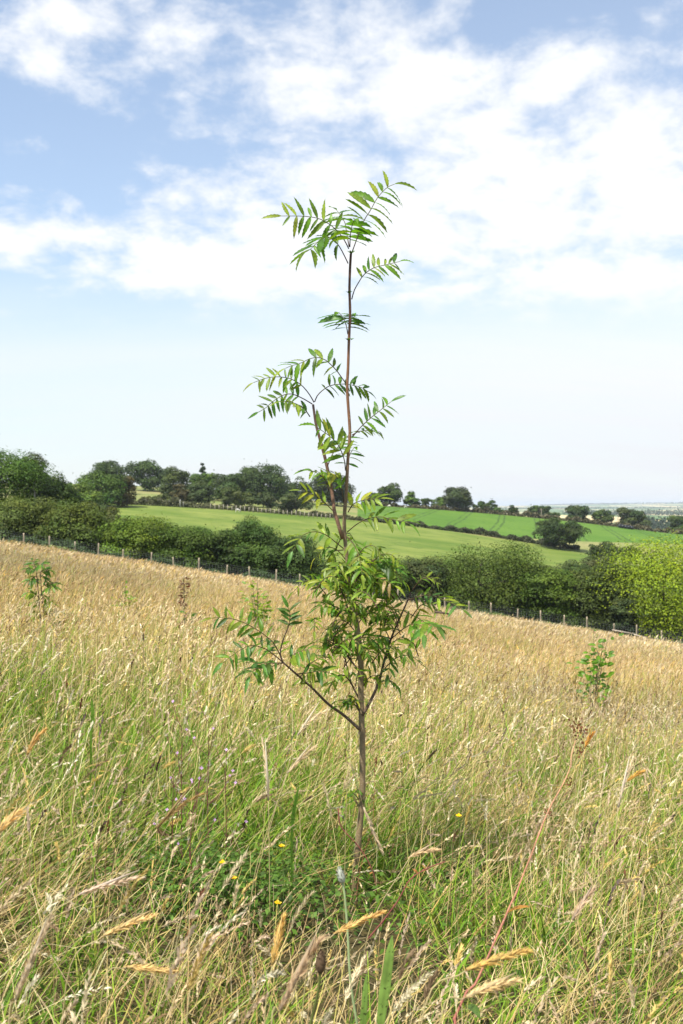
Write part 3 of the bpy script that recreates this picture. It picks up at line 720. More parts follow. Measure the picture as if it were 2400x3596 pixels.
def sheep_mesh():
    """one continuous skinned body: barrel, neck lowered to graze, head, four legs"""
    vs = [(-0.42, 0, 0.62), (-0.15, 0, 0.64), (0.15, 0, 0.63), (0.38, 0, 0.62), (0.55, 0, 0.48), (0.68, 0, 0.26), (0.78, 0, 0.12)]
    es = [(0, 1), (1, 2), (2, 3), (3, 4), (4, 5), (5, 6)]; rd = [0.20, 0.27, 0.26, 0.21, 0.12, 0.10, 0.06]
    for (b, x, y) in ((0, -0.40, 0.13), (0, -0.40, -0.13), (3, 0.33, 0.12), (3, 0.33, -0.12)):
        i = len(vs); vs += [(x, y, 0.42), (x + (-0.05 if b == 0 else 0.01), y, 0.24), (x, y, 0.02)]; rd += [0.09, 0.05, 0.04]; es += [(b, i), (i, i + 1), (i + 1, i + 2)]
    for s in (-1, 1):
        i = len(vs); vs.append((0.62, s * 0.13, 0.33)); rd.append(0.03); es.append((5, i))
    me = bpy.data.meshes.new('sheep_base'); me.from_pydata(vs, es, []); o = bpy.data.objects.new('sheep_base', me); COL.objects.link(o)
    sk = o.modifiers.new('s', 'SKIN'); o.modifiers.new('u', 'SUBSURF').levels = 1
    for i, s in enumerate(me.skin_vertices[0].data): s.radius = (rd[i], rd[i]); s.use_root = (i == 1)
    dg = bpy.context.evaluated_depsgraph_get(); r = bpy.data.meshes.new_from_object(o.evaluated_get(dg))
    bpy.data.objects.remove(o); n = len(r.vertices); c = np.ones((n, 4), dtype=np.float32); c[:, :3] = (0.62, 0.58, 0.50)
    co = np.empty(n * 3, dtype=np.float32); r.vertices.foreach_get('co', co); co = co.reshape(-1, 3)
    c[(co[:, 0] > 0.60) & (co[:, 2] < 0.34)] = (0.30, 0.27, 0.23, 1)
    a = r.attributes.new('col', 'FLOAT_COLOR', 'POINT'); a.data.foreach_set('color', c.ravel())
    r.materials.clear(); r.materials.append(M_PLAIN); r.polygons.foreach_set('use_smooth', np.ones(len(r.polygons), bool)); return r


sm_ = sheep_mesh()
for (px, D, rz, lab) in ((835, 230, 0.3, 'white sheep grazing at the upper edge of the pasture by the wood'),
                         (1368, 352, 2.8, 'cream sheep under the round skyline oak right of the sapling'),
                         (1425, 354, 0.5, 'pale sheep below the thin topped tree on the skyline')):
    X = (px - 1200) / F * D; o = add('sheep', sm_); o.location = (X, D, float(ground_z(X, D))); o.rotation_euler = (0, 0, rz); tag(o, lab, 'sheep', 'sheep on the hill')

# bare dead stems on the left bank
X = (123 - 1200) / F * 99; gz = float(ground_z(X, 99)); dt = thing('dead_stem', 'pale bare forked stem between the tall left tree and the dark bush', 'dead tree', (X, 99, gz))
for k, (pts, r) in enumerate((([(123, 1762), (121, 1730), (125, 1700), (124, 1668)], 0.13), ([(125, 1715), (132, 1690), (133, 1660)], 0.07), ([(121, 1728), (116, 1705), (118, 1680)], 0.06))):
    mb = MB(); p = [P(a, b, 98.4) for a, b in pts]
    if k == 0: p[0][2] = gz - 0.1
    tube(mb, spline(p, 9), np.linspace(r, r * 0.3, 9), 6, (0.42, 0.40, 0.36)); add('stem' if k == 0 else 'branch', mb.mesh('stem', M_TRUNK, True), dt)


# ------------------------------------------------------------------ leaflets and compound leaves
def leaflet_geo(n=12, wid=0.15, fold=0.10, arch=0.16, tooth=0.16, twist=0.0, col=(0.1, 0.2, 0.03), rib=1.35, ovate=0.8, rng=random):
    """serrated leaf along +Y, unit length, face normal +Z"""
    t = np.linspace(0, 1, n + 1)
    w_ = wid * np.sin(PI * np.clip(t, 0, 1) ** ovate) ** 0.75
    w_ = w_ * (1 - tooth * (np.arange(n + 1) % 2)); w_[0] = 0.012; w_[-1] = 0.002
    z = -arch * t ** 2 * 1.0
    y = t * (1 - 0.25 * arch)
    y_e = y + np.where(np.arange(n + 1) % 2 == 0, 0.025, -0.01) * (w_ > 0.02)
    ang = twist * t
    v = np.zeros((3, n + 1, 3))
    v[1, :, 1] = y; v[1, :, 2] = z
    for s, k in ((-1, 0), (1, 2)):
        v[k, :, 0] = s * w_ * np.cos(ang); v[k, :, 1] = y_e; v[k, :, 2] = z + fold * w_ / wid * 0.5 * wid * 2 + s * w_ * np.sin(ang)
    i = np.arange(n)
    q = np.concatenate([np.stack([a * (n + 1) + i, (a + 1) * (n + 1) + i, (a + 1) * (n + 1) + i + 1, a * (n + 1) + i + 1], -1) for a in (0, 1)])
    c = np.empty((3, n + 1, 3)); c[:] = col; c[1] *= rib
    return v.reshape(-1, 3), q, c.reshape(-1, 3)


LEAFCOLS = {'fresh': (0.125, 0.230, 0.020), 'deep': (0.062, 0.140, 0.018), 'light': (0.215, 0.295, 0.032), 'yellow': (0.24, 0.28, 0.03),
            'blue': (0.085, 0.180, 0.032), 'dry': (0.40, 0.30, 0.13)}
LV = {}
_r = random.Random(11)
for cn, cc in LEAFCOLS.items():
    for k in range(7):
        geo = leaflet_geo(12, wid=_r.uniform(0.105, 0.132) if k < 4 else _r.uniform(0.14, 0.172), fold=_r.uniform(0.15, 0.5), arch=_r.uniform(0.08, 0.42), twist=_r.uniform(-0.8, 0.8), tooth=_r.uniform(0.12, 0.24), col=np.array(cc) * _r.uniform(0.75, 1.3) * np.array([_r.uniform(0.85, 1.25), 1, 1]))
        LV[cn, k] = (make_mesh('leaflet', geo[0], geo[1], None, geo[2], M_LEAF, True), geo)


def frame(yv, zv):
    yv = nrm(yv); xv = nrm(np.cross(yv, zv)); zv = np.cross(xv, yv)
    return np.stack([xv, yv, zv], 1)


def compound_leaf(pts, L, pairs, n=(0, -0.7, 0.7), t0=0.3, ang=62, up=0.6, droop=0.12, rng=_r, cols=('fresh',), shrink=0.75):
    """returns rachis points and leaflets as (origin, 3x3 axes, length, colour)"""
    rp = spline(pts, 16); tan = nrm(np.gradient(rp, axis=0)); n = nrm(np.array(n, float)); out = []
    seg = np.concatenate([[0], np.cumsum(np.linalg.norm(np.diff(rp, axis=0), axis=1))]); seg /= seg[-1]

    def at(s): return np.array([np.interp(s, seg, rp[:, k]) for k in range(3)]), nrm(np.array([np.interp(s, seg, tan[:, k]) for k in range(3)]))
    for i in range(pairs):
        s = t0 + (1 - t0) * i / pairs * 0.98
        p, tg = at(s); side = nrm(np.cross(n, tg))
        for sg in (-1, 1):
            a = math.radians(ang + rng.uniform(-12, 10) - 10 * i / pairs)
            d = math.cos(a) * tg + sg * math.sin(a) * side + np.array([0, 0, -droop * rng.uniform(0.3, 1.7)]) + np.array([rng.gauss(0, 0.11) for _ in range(3)])
            z = n * (1 - up) + np.array([0, 0, 1.0]) * up + np.array([rng.gauss(0, 0.26) for _ in range(3)])
            ln = L * (shrink + (1 - shrink) * math.sin(PI * (0.25 + 0.6 * i / pairs))) * rng.choice((rng.uniform(0.85, 1.12), rng.uniform(0.6, 1.1)))
            if rng.random() < 0.04: continue
            out.append((p + tg * rng.uniform(-0.002, 0.002), frame(d, z), ln, rng.choice(cols)))
    p, tg = at(1.0)
    out.append((p, frame(tg + np.array([0, 0, -droop]), n * (1 - up) + np.array([0, 0, 1.0]) * up), L * 0.9, rng.choice(cols)))
    return rp, out


# ------------------------------------------------------------------ the rowan sapling
D0 = 3.42


def R1(x, y): return (800 + x * .4783, 580 + y * .4783)
def R2(x, y): return (800 + x * .4783, 1150 + y * .4783)
def R3(x, y): return (700 + x * .6378, 1700 + y * .6378)
def R4(x, y): return (700 + x * .6378, 2400 + y * .6378)


def pts3(R, l, d0=0.0, d1=0.0):
    k = len(l)
    return [P(*R(*p), D0 + d0 + (d1 - d0) * (i / max(1, k - 1)) ** 1.2) for i, p in enumerate(l)]


bx = P(1241, 3235, D0); gz = float(ground_z(bx[0], D0))
sap = thing('rowan_sapling', 'tall young rowan sapling standing in the middle of the meadow', 'sapling', (bx[0], D0, gz))
TR = [(1240, 3290), (1241, 3223), (1245, 3133), (1254, 3012), (1264, 2910), (1273, 2795), (1274, 2719), (1273, 2591), (1270, 2497), (1268, 2433), (1268, 2338),
      (1264, 2274), (1256, 2210), (1247, 2146), (1236, 2057), (1222, 1974), (1215, 1923), (1210, 1859), (1211, 1800), (1217, 1722), (1223, 1604), (1229, 1533), (1228, 1485),
      (1223, 1418), (1220, 1356), (1223, 1293), (1226, 1198), (1230, 1106), (1229, 1053), (1228, 1010), (1230, 943), (1233, 891)]
trp = spline([P(a, b, D0) for a, b in TR], 110)
trp[0][2] = gz - 0.05
rows_ = np.interp(np.linspace(0, 1, 110), [0, 1], [0, 1])
rad = np.interp(CZ - trp[:, 2], [-0.9, -0.2, 0.0, 0.25, 0.45, 0.9, 1.5], [0.0042, 0.0052, 0.0060, 0.0074, 0.0092, 0.0104, 0.0106])
rad = rad * (1 + 0.05 * np.sin(np.arange(110) * 1.9) * np.sin(np.arange(110) * 0.53))
mb = MB()
tube(mb, trp, rad, 12, (0.17, 0.13, 0.075), (0.17, 0.13, 0.075))
zc = mb.v[0][:, 2]
k_ = np.clip((zc - 1.55) / 0.35, 0, 1)[:, None]
mb.c[0][:] = np.array([0.215, 0.155, 0.085]) * (1 - k_) + np.array([0.21, 0.100, 0.050]) * k_
k2 = np.clip((zc - 2.15) / 0.25, 0, 1)[:, None]; mb.c[0][:] = mb.c[0] * (1 - k2) + np.array([0.075, 0.036, 0.026]) * k2
add('trunk', mb.mesh('trunk', M_BARK, True), sap)


def sap_branch(pl, r0, r1, c0=(0.13, 0.085, 0.058), c1=(0.055, 0.03, 0.02), name='branch', nseg=18):
    mb = MB(); p = spline(pl, nseg); tube(mb, p, np.linspace(r0, r1, nseg), 8, c0, c1); add(name, mb.mesh(name, M_BARK, True), sap); return p


stem2 = sap_branch([P(1204, 1893, D0 - 0.012), P(1185, 1827, D0 - 0.014), P(1175, 1796, D0 - 0.01), P(1166, 1724, D0), P(1149, 1638, D0 + 0.005), P(1135, 1580, D0), P(1123, 1537, D0), P(1111, 1494, D0), P(1105, 1456, D0), P(1100, 1420, D0)], 0.0068, 0.0040, (0.20, 0.11, 0.065), (0.10, 0.06, 0.05))
br_r = sap_branch([P(1274, 2512, D0 - 0.008)] + pts3(R3, [(940, 1200), (990, 1090), (1020, 970), (1050, 870), (1090, 770), (1140, 660), (1165, 595)], -0.01, 0.10), 0.0056, 0.0024)
br_l = sap_branch([P(1264, 2562, D0 - 0.008)] + pts3(R3, [(800, 1275), (710, 1210), (620, 1120), (540, 1050), (460, 980)], -0.01, -0.10), 0.0056, 0.0028)
tw1 = sap_branch(pts3(R3, [(845, 715), (825, 708), (805, 640), (770, 555)], 0, -0.08), 0.0038, 0.0022)
tw2 = sap_branch(pts3(R3, [(850, 560), (880, 500), (905, 480), (940, 455)], 0, -0.06), 0.0045, 0.0025)
tw3 = sap_branch(pts3(R3, [(880, 1030), (850, 990), (800, 930), (740, 880), (690, 850)], 0, 0.05), 0.0036, 0.0018)
tw4 = sap_branch(pts3(R3, [(1300, 705), (1340, 708), (1378, 716)], -0.02, -0.03), 0.004, 0.0026)
tw5 = sap_branch(pts3(R3, [(460, 980), (447, 930), (462, 860), (490, 790)], -0.1, -0.13), 0.0032, 0.0018)
tw6 = sap_branch(pts3(R3, [(880, 1180), (840, 1100), (815, 1010), (800, 930)], 0, 0.10), 0.0034, 0.0016)
tw7 = sap_branch(pts3(R3, [(878, 620), (920, 600), (960, 560)], 0, 0.12), 0.003, 0.0016)

TOPN = (0, -0.85, 0.5)
LEAVES = []   # (points, leaflet length, pairs, normal, bare part, angle, up, droop, colours)


def LF(R, l, d1, L, pairs, n=TOPN, t0=0.35, ang=62, up=0.55, droop=0.14, cols=('fresh', 'fresh', 'deep'), d0=0.0):
    LEAVES.append((pts3(R, l, d0, d1), L * 1.14, pairs + (1 if pairs > 4 else 0), n, t0, ang, up, droop, cols))


# crown top
LF(R1, [(910, 650), (950, 540), (1000, 410), (1050, 330), (1100, 240), (1170, 165), (1225, 140)], 0.02, 0.088, 6, (0.1, -0.8, 0.3), 0.42, 66, 0.5, 0.22, ('fresh', 'light', 'fresh'))
LF(R1, [(890, 615), (860, 555), (820, 500), (770, 450), (700, 405), (640, 385), (560, 375), (470, 373), (395, 373)], -0.06, 0.070, 7, (0, -0.97, 0.15), 0.28, 75, 0.15, 0.0, ('fresh', 'light', 'fresh'))
LF(R1, [(885, 722), (840, 630), (800, 570), (750, 535), (700, 535), (650, 575), (610, 615), (570, 640)], -0.12, 0.085, 6, (-0.2, -0.6, 0.75), 0.30, 62, 0.55, 0.22, ('fresh', 'deep', 'fresh'))
LF(R1, [(893, 600), (880, 530), (870, 470), (860, 420), (830, 370), (800, 330)], 0.16, 0.090, 6, (0.05, -0.55, 0.6), 0.2, 70, 0.6, 0.16, ('deep', 'fresh', 'deep'))
LF(R1, [(898, 600), (900, 540), (905, 490), (915, 440), (930, 400)], -0.14, 0.082, 5, (0.05, 0.5, 0.75), 0.2, 74, 0.65, 0.18, ('fresh', 'deep'))
LF(R1, [(912, 985), (930, 920), (960, 865), (1000, 805), (1060, 760), (1110, 743), (1170, 730), (1230, 715), (1265, 707)], 0.03, 0.064, 7, (0, -0.75, 0.55), 0.36, 68, 0.35, -0.06, ('fresh', 'light', 'deep'))
LF(R1, [(883, 1240), (872, 1180), (855, 1135), (838, 1105), (818, 1082)], 0.15, 0.084, 6, (0.0, -0.35, 0.9), 0.18, 72, 0.6, 0.16, ('deep', 'blue', 'deep'))
LF(R1, [(900, 1185), (905, 1150), (912, 1120), (925, 1090)], 0.17, 0.060, 4, (0.0, -0.35, 0.9), 0.15, 72, 0.6, 0.16, ('deep', 'blue'))
# middle
LF(R2, [(880, 420), (850, 385), (800, 315), (740, 255), (710, 235), (660, 220), (600, 230), (530, 265), (470, 280), (425, 300)], -0.05, 0.066, 8, (0.1, -0.75, 0.6), 0.22, 62, 0.55, 0.08, ('fresh', 'light', 'fresh', 'deep'))
LF(R2, [(635, 550), (600, 490), (550, 430), (500, 395), (440, 370), (350, 362), (270, 375), (190, 405)], -0.08, 0.050, 8, (0, -0.85, 0.4), 0.3, 65, 0.35, 0.05, ('fresh', 'light'))
LF(R2, [(622, 562), (550, 520), (470, 488), (400, 500), (330, 545), (280, 590), (225, 622)], 0.04, 0.050, 7, (0, -0.95, 0.15), 0.25, 68, 0.15, 0.0, ('fresh', 'deep'))
LF(R2, [(605, 655), (570, 605), (530, 575), (500, 560), (450, 545), (390, 545)], -0.10, 0.054, 6, (0.2, -0.5, 0.8), 0.15, 62, 0.6, 0.12, ('fresh', 'light', 'deep'))
LF(R2, [(640, 545), (660, 500), (700, 460), (760, 425), (860, 415), (920, 425), (980, 440), (1030, 470)], 0.10, 0.052, 8, (0, -0.85, 0.35), 0.28, 66, 0.3, 0.02, ('deep', 'blue', 'fresh'))
LF(R2, [(915, 805), (980, 730), (1050, 665), (1100, 625), (1150, 585), (1200, 545)], -0.02, 0.056, 6, (0.2, -0.75, 0.6), 0.3, 62, 0.4, 0.16, ('fresh', 'deep', 'deep'))
LF(R2, [(915, 790), (960, 765), (1010, 758), (1050, 758), (1100, 762)], 0.12, 0.044, 5, (0, -0.6, 0.8), 0.3, 62, 0.4, 0.1, ('deep', 'fresh'))
LF(R2, [(735, 1015), (765, 940), (800, 890), (835, 850), (870, 810), (900, 780)], 0.08, 0.064, 4, (-0.4, -0.75, 0.4), 0.45, 66, 0.3, 0.05, ('fresh', 'deep'))
LF(R2, [(866, 1050), (857, 970), (820, 875), (780, 825), (740, 790), (690, 755), (650, 728)], -0.12, 0.076, 6, (0.1, -0.9, 0.5), 0.24, 66, 0.3, 0.03, ('fresh', 'light', 'fresh'))
LF(R2, [(880, 1020), (890, 960), (905, 920), (930, 880)], 0.14, 0.055, 4, (0.1, -0.3, 0.9), 0.1, 70, 0.6, 0.12, ('deep', 'fresh'))
LF(R2, [(855, 1292), (845, 1230), (830, 1150), (800, 1095), (760, 1080), (715, 1072)], -0.06, 0.058, 5, (0.1, -0.5, 0.85), 0.42, 62, 0.5, 0.10, ('light', 'yellow', 'fresh'))
LF(R2, [(745, 1200), (725, 1140), (700, 1100), (650, 1065), (590, 1050)], -0.02, 0.052, 5, (0.1, -0.5, 0.85), 0.2, 62, 0.5, 0.08, ('fresh', 'light'))
LF(R3, [(755, 165), (730, 140), (690, 100), (640, 65), (590, 42), (560, 35)], -0.06, 0.050, 4, (0, -0.75, 0.6), 0.35, 62, 0.4, 0.05, ('yellow', 'light', 'yellow'))
# lower middle
LF(R3, [(820, 155), (850, 110), (900, 90), (960, 82), (1000, 78)], -0.05, 0.054, 5, (0, -0.7, 0.7), 0.2, 62, 0.4, 0.08, ('light', 'fresh', 'yellow'))
LF(R3, [(815, 265), (870, 220), (930, 190), (1000, 180), (1060, 195), (1120, 205), (1160, 220)], -0.12, 0.062, 6, (0, -0.6, 0.75), 0.25, 62, 0.5, 0.10, ('light', 'fresh', 'fresh'))
LF(R3, [(795, 355), (740, 310), (690, 275), (630, 262), (570, 282), (540, 325), (515, 370)], -0.10, 0.062, 6, (0, -0.6, 0.75), 0.25, 62, 0.45, 0.12, ('fresh', 'light', 'blue'))
LF(R3, [(795, 362), (740, 372), (700, 430), (685, 470)], 0.06, 0.046, 4, (0, -0.7, 0.6), 0.35, 62, 0.4, 0.12, ('yellow', 'light'))
LF(R3, [(870, 500), (920, 455), (980, 430), (1030, 440), (1075, 462)], -0.06, 0.060, 4, (0, -0.8, 0.5), 0.4, 58, 0.3, -0.05, ('deep', 'deep', 'fresh'))
LF(R3, [(860, 520), (900, 500), (960, 510), (1020, 530), (1080, 560)], -0.10, 0.054, 5, (0, -0.6, 0.7), 0.25, 62, 0.4, 0.1, ('fresh', 'yellow', 'dry', 'light'))
LF(R3, [(800, 630), (770, 560), (730, 535), (680, 535), (640, 545)], -0.14, 0.062, 4, (0, -0.5, 0.85), 0.3, 62, 0.5, 0.14, ('light', 'fresh', 'yellow'))
LF(R3, [(830, 712), (760, 680), (700, 660), (650, 680)], -0.04, 0.056, 5, (0, -0.5, 0.85), 0.2, 62, 0.5, 0.14, ('fresh', 'deep', 'light'))
LF(R3, [(815, 290), (850, 330), (878, 390), (890, 450), (898, 500)], -0.16, 0.060, 6, (0, -0.75, 0.6), 0.15, 62, 0.45, 0.12, ('light', 'fresh', 'light'))
LF(R3, [(1150, 640), (1240, 612), (1300, 620), (1350, 640), (1400, 660), (1450, 690)], -0.06, 0.054, 6, (0, -0.55, 0.8), 0.15, 62, 0.5, 0.10, ('blue', 'fresh', 'light'), 0.08)
LF(R3, [(1130, 700), (1200, 735), (1260, 770), (1310, 790)], -0.14, 0.074, 4, (0, -0.5, 0.85), 0.25, 58, 0.5, 0.14, ('blue', 'deep', 'fresh'), 0.05)
LF(R3, [(1060, 850), (1120, 800), (1180, 770), (1235, 790), (1240, 830)], -0.12, 0.066, 4, (0, -0.7, 0.6), 0.3, 60, 0.4, 0.10, ('blue', 'fresh'), 0.03)
LF(R3, [(1055, 850), (1010, 840), (960, 850), (920, 880)], -0.1, 0.056, 5, (0, -0.5, 0.85), 0.2, 62, 0.5, 0.12, ('fresh', 'deep'), 0.03)
LF(R3, [(1070, 830), (1060, 780), (1020, 740), (960, 720)], 0.06, 0.052, 5, (0, -0.5, 0.85), 0.2, 62, 0.5, 0.12, ('fresh', 'deep', 'light'), 0.03)
LF(R3, [(1090, 775), (1080, 700), (1040, 650), (990, 640)], 0.12, 0.052, 5, (0, -0.6, 0.8), 0.2, 62, 0.5, 0.12, ('fresh', 'light'), 0.05)
LF(R3, [(1030, 960), (1045, 930), (1050, 990), (1040, 1050)], -0.05, 0.05, 4, (0, -0.7, 0.6), 0.2, 62, 0.4, 0.1, ('deep', 'fresh'), 0.02)
LF(R3, [(1000, 1090), (1040, 1080), (1080, 1100), (1100, 1130)], 0.05, 0.042, 4, (0, -0.5, 0.85), 0.2, 62, 0.5, 0.12, ('deep', 'fresh'), 0.0)
# left branch
LF(R3, [(490, 790), (500, 740), (498, 700), (490, 680)], -0.14, 0.05, 4, (0, -0.9, 0.3), 0.1, 55, 0.2, 0.0, ('deep', 'blue'), -0.13)
LF(R3, [(450, 950), (420, 890), (385, 850), (300, 790), (200, 745), (110, 735), (70, 738)], -0.18, 0.048, 7, (0, -0.9, 0.3), 0.3, 66, 0.25, -0.03, ('fresh', 'light', 'deep'), -0.1)
LF(R3, [(460, 980), (400, 930), (350, 900), (290, 888), (240, 905), (180, 945), (130, 985)], -0.22, 0.052, 6, (0, -0.8, 0.4), 0.25, 62, 0.3, 0.0, ('blue', 'deep', 'fresh'), -0.1)
LF(R3, [(460, 985), (400, 985), (340, 990), (280, 975)], -0.2, 0.064, 4, (0, -0.5, 0.85), 0.2, 62, 0.5, 0.10, ('blue', 'light', 'fresh'), -0.1)
LF(R3, [(440, 990), (380, 1010), (310, 1020), (280, 1060)], -0.2, 0.064, 4, (0, -0.5, 0.85), 0.25, 62, 0.5, 0.14, ('blue', 'fresh'), -0.1)
LF(R3, [(460, 975), (430, 910), (400, 880), (350, 860)], -0.02, 0.058, 5, (0, -0.6, 0.8), 0.2, 62, 0.5, 0.06, ('fresh', 'deep'), -0.1)
LF(R3, [(500, 1005), (510, 950), (560, 920), (620, 905)], -0.16, 0.052, 5, (0, -0.6, 0.8), 0.25, 62, 0.5, 0.10, ('fresh', 'light', 'deep'), -0.08)
LF(R3, [(540, 1045), (600, 1040), (660, 1030), (720, 1040)], -0.14, 0.058, 5, (0, -0.6, 0.8), 0.2, 62, 0.5, 0.10, ('fresh', 'light', 'deep'), -0.07)
LF(R3, [(560, 1060), (600, 1000), (660, 960), (720, 950)], 0.05, 0.056, 5, (0, -0.6, 0.8), 0.2, 62, 0.5, 0.10, ('fresh', 'light'), -0.07)
LF(R3, [(620, 1120), (610, 1080), (590, 1060), (560, 1075)], -0.05, 0.045, 3, (0, -0.6, 0.8), 0.2, 62, 0.5, 0.10, ('fresh', 'light'), -0.05)
n_traced = len(LEAVES)
# filling leaves of the dense lower crown: round the stem and the twigs, in every direction
_q = random.Random(21)
MIDC = [P(x, y, D0) for x in (1150, 1210, 1290, 1350, 1400) for y in (2060, 2130, 2200, 2270, 2340)]
anchor = [(p, 1.0) for p in trp if 1800 < HOR + (CZ - p[2]) / D0 * F < 2440]
fill_src = [p for p, _ in anchor] * 1 + list(tw1) + list(tw2) + list(tw3) * 2 + list(tw6) * 2 + list(tw7) * 2 + list(br_r[5:]) * 2 + MIDC * 2
for k in range(88):
    p = np.array(_q.choice(fill_src)); a = _q.uniform(0, 2 * PI); ln = _q.uniform(0.08, 0.15)
    if _q.random() < 0.55: p = p + np.array([_q.gauss(0, 0.06), _q.gauss(0.0, 0.07), _q.uniform(-0.04, 0.05)])
    d = np.array([math.cos(a), math.sin(a), 0.0]); pl_ = [p, p + d * ln * 0.35 + np.array([0, 0, 0.045]), p + d * ln * 0.7 + np.array([0, 0, 0.05]), p + d * ln + np.array([0, 0, 0.015])]
    LEAVES.append((pl_, _q.uniform(0.040, 0.056), _q.choice((4, 5, 5, 6)), (d[0] * 0.3, d[1] * 0.3 - 0.6, 0.75), 0.25, 58, 0.40, -0.05, _q.choice((('fresh', 'light'), ('light', 'light', 'fresh'), ('light', 'yellow', 'fresh', 'light'), ('light', 'fresh')))))
for (R, a, b, nn_) in ((R3, (780, 1130), (850, 1230), 7), (R4, (740, 600), (960, 640), 5)):
    for k in range(nn_):
        x = _q.uniform(a[0], b[0]); y = _q.uniform(a[1], b[1]); p = P(*R(x, y), D0 + _q.uniform(-0.05, 0.12)); aa = _q.uniform(0, 2 * PI); ln = _q.uniform(0.06, 0.10)
        d = np.array([math.cos(aa), math.sin(aa), 0.0]); c_ = np.array([np.interp(p[2] - 0.03, trp[:, 2], trp[:, i]) for i in range(3)])
        LEAVES.append(([c_, c_ * 0.45 + p * 0.55 + np.array([0, 0, 0.02]), p, p + d * ln * 0.5], 0.036, 4, (0, -0.3, 0.9), 0.4, 62, 0.5, 0.1, ('fresh', 'yellow', 'deep')))
n_obj = 0
rest = MB()
for li, (pl_, L, pairs, n, t0, ang, up, droop, cols) in enumerate(LEAVES):
    rp, lfl = compound_leaf(pl_, L, pairs, n, t0, ang, up, droop, _r, cols)
    mb = MB()
    cb_ = (0.045, 0.020, 0.018) if li < 14 else (0.07, 0.035, 0.022)
    tube(mb, rp, np.linspace(0.0021, 0.0010, len(rp)), 5, cb_, (0.12, 0.13, 0.03))
    lo = add('compound_leaf', mb.mesh('leaf_stalk', M_PLAIN, True), sap)
    single = n_obj + len(lfl) <= 300
    for (o_, ax, ln, cn) in lfl:
        if li > n_traced and _q.random() < 0.06: continue
        me, geo = LV[cn, _r.randrange(4 if li < 20 else 7)]
        if single:
            ob = bpy.data.objects.new('leaflet', me); COL.objects.link(ob); ob.parent = lo
            m4 = Matrix(((*ax[0] * ln, o_[0]), (*ax[1] * ln, o_[1]), (*ax[2] * ln, o_[2]), (0, 0, 0, 1)))
            ob.matrix_parent_inverse = Matrix.Identity(4)
            ob.matrix_basis = m4
            n_obj += 1
        else:
            rest.put((geo[0] * ln) @ ax.T + o_, geo[1], None, geo[2] * _q.uniform(0.75, 1.25))
o = add('leaflets', rest.mesh('leaflets', M_LEAF, True), sap); o['kind'] = 'stuff'
# buds
for (x, y, s) in ((905, 650, 0.010), (890, 942, 0.008), (880, 1285, 0.007), (910, 1283, 0.006)):
    p = P(*R1(x, y), D0 - 0.006); mb = MB()
    for k in range(7):
        a = k * 0.9; d = np.array([math.cos(a) * 0.8, math.sin(a) * 0.8, 0.7]); g = LV['deep', k % 4][1]
        mb.put((g[0] * np.array([1.6, 1, 1]) * s * 2.0) @ frame(d, np.array([0, 0, 1.0]) + d * 0.2).T + p, g[1], None, g[2])
    add('bud', mb.mesh('bud', M_LEAF), sap)


# ------------------------------------------------------------------ smaller saplings and plants in the meadow
def on_ground(px, D):
    X = (px - 1200) / F * D; return np.array([X, D, float(ground_z(X, D))])


def small_rowan(label, px, D, stems, leaves, L, cols, name='young_rowan'):
    b = on_ground(px, D); root = thing(name, label, 'sapling', b)
    for pl_ in stems:
        p = [P(x, y, D) for x, y in pl_]; p[0] = np.array([p[0][0], D, ground_z(p[0][0], D) - 0.02]); mb = MB()
        tube(mb, spline(p, 12), np.linspace(0.008, 0.004, 12) * (D / 10.5), 6, (0.12, 0.085, 0.06)); add('stem', mb.mesh('stem', M_BARK, True), root)
    for k, (pl_, d1, cl) in enumerate(leaves):
        pts = [P(x, y, D + d1 * i / (len(pl_) - 1)) for i, (x, y) in enumerate(pl_)]
        rp, lfl = compound_leaf(pts, L, 5, (0, -0.5, 0.8), 0.2, 62, 0.5, 0.16, _r, cl or cols)
        mb = MB(); tube(mb, rp, np.linspace(0.004, 0.002, len(rp)), 4, (0.10, 0.05, 0.03))
        for (o_, ax, ln, cn) in lfl:
            g = LV[cn, _r.randrange(7)][1]; mb.put((g[0] * ln) @ ax.T + o_, g[1], None, g[2])
        add('compound_leaf', mb.mesh('compound_leaf', M_LEAF, True), root)
    return root


def S7(x, y): return (60 + x * 0.1489, 1930 + y * 0.1489)


sl = [([(450, 430), (420, 370), (390, 300), (370, 250)], 0.1, None), ([(460, 440), (510, 400), (560, 360), (640, 330)], -0.1, None), ([(450, 470), (390, 470), (310, 450), (230, 450)], -0.05, None),
      ([(540, 540), (620, 500), (700, 480), (780, 500)], 0.0, None), ([(480, 650), (420, 640), (340, 700), (270, 740)], -0.1, None), ([(560, 650), (600, 620), (640, 640), (690, 720)], 0.08, None),
      ([(480, 720), (430, 720), (400, 760), (380, 800)], 0.1, None), ([(600, 870), (680, 830), (780, 800), (880, 790)], 0.05, None), ([(590, 990), (680, 950), (760, 880), (900, 880)], -0.1, None),
      ([(500, 1110), (430, 1060), (360, 1020), (280, 1020)], -0.05, ('light', 'fresh')), ([(560, 1100), (600, 1060), (620, 1120), (640, 1150)], 0.1, ('fresh',)), ([(540, 1330), (480, 1280), (420, 1240), (370, 1240)], 0.05, ('yellow', 'light')),
      ([(600, 1330), (650, 1310), (690, 1320), (720, 1290)], 0.0, ('fresh', 'light')), ([(610, 1450), (690, 1380), (760, 1310), (820, 1290)], -0.05, ('yellow',)), ([(630, 1560), (750, 1490), (880, 1440), (1000, 1460)], 0.0, ('deep',)),
      ([(550, 1660), (470, 1600), (400, 1560), (320, 1550)], -0.05, ('light', 'yellow')), ([(900, 1900), (930, 1780), (1000, 1740), (1080, 1770)], 0.0, ('deep', 'blue'))]
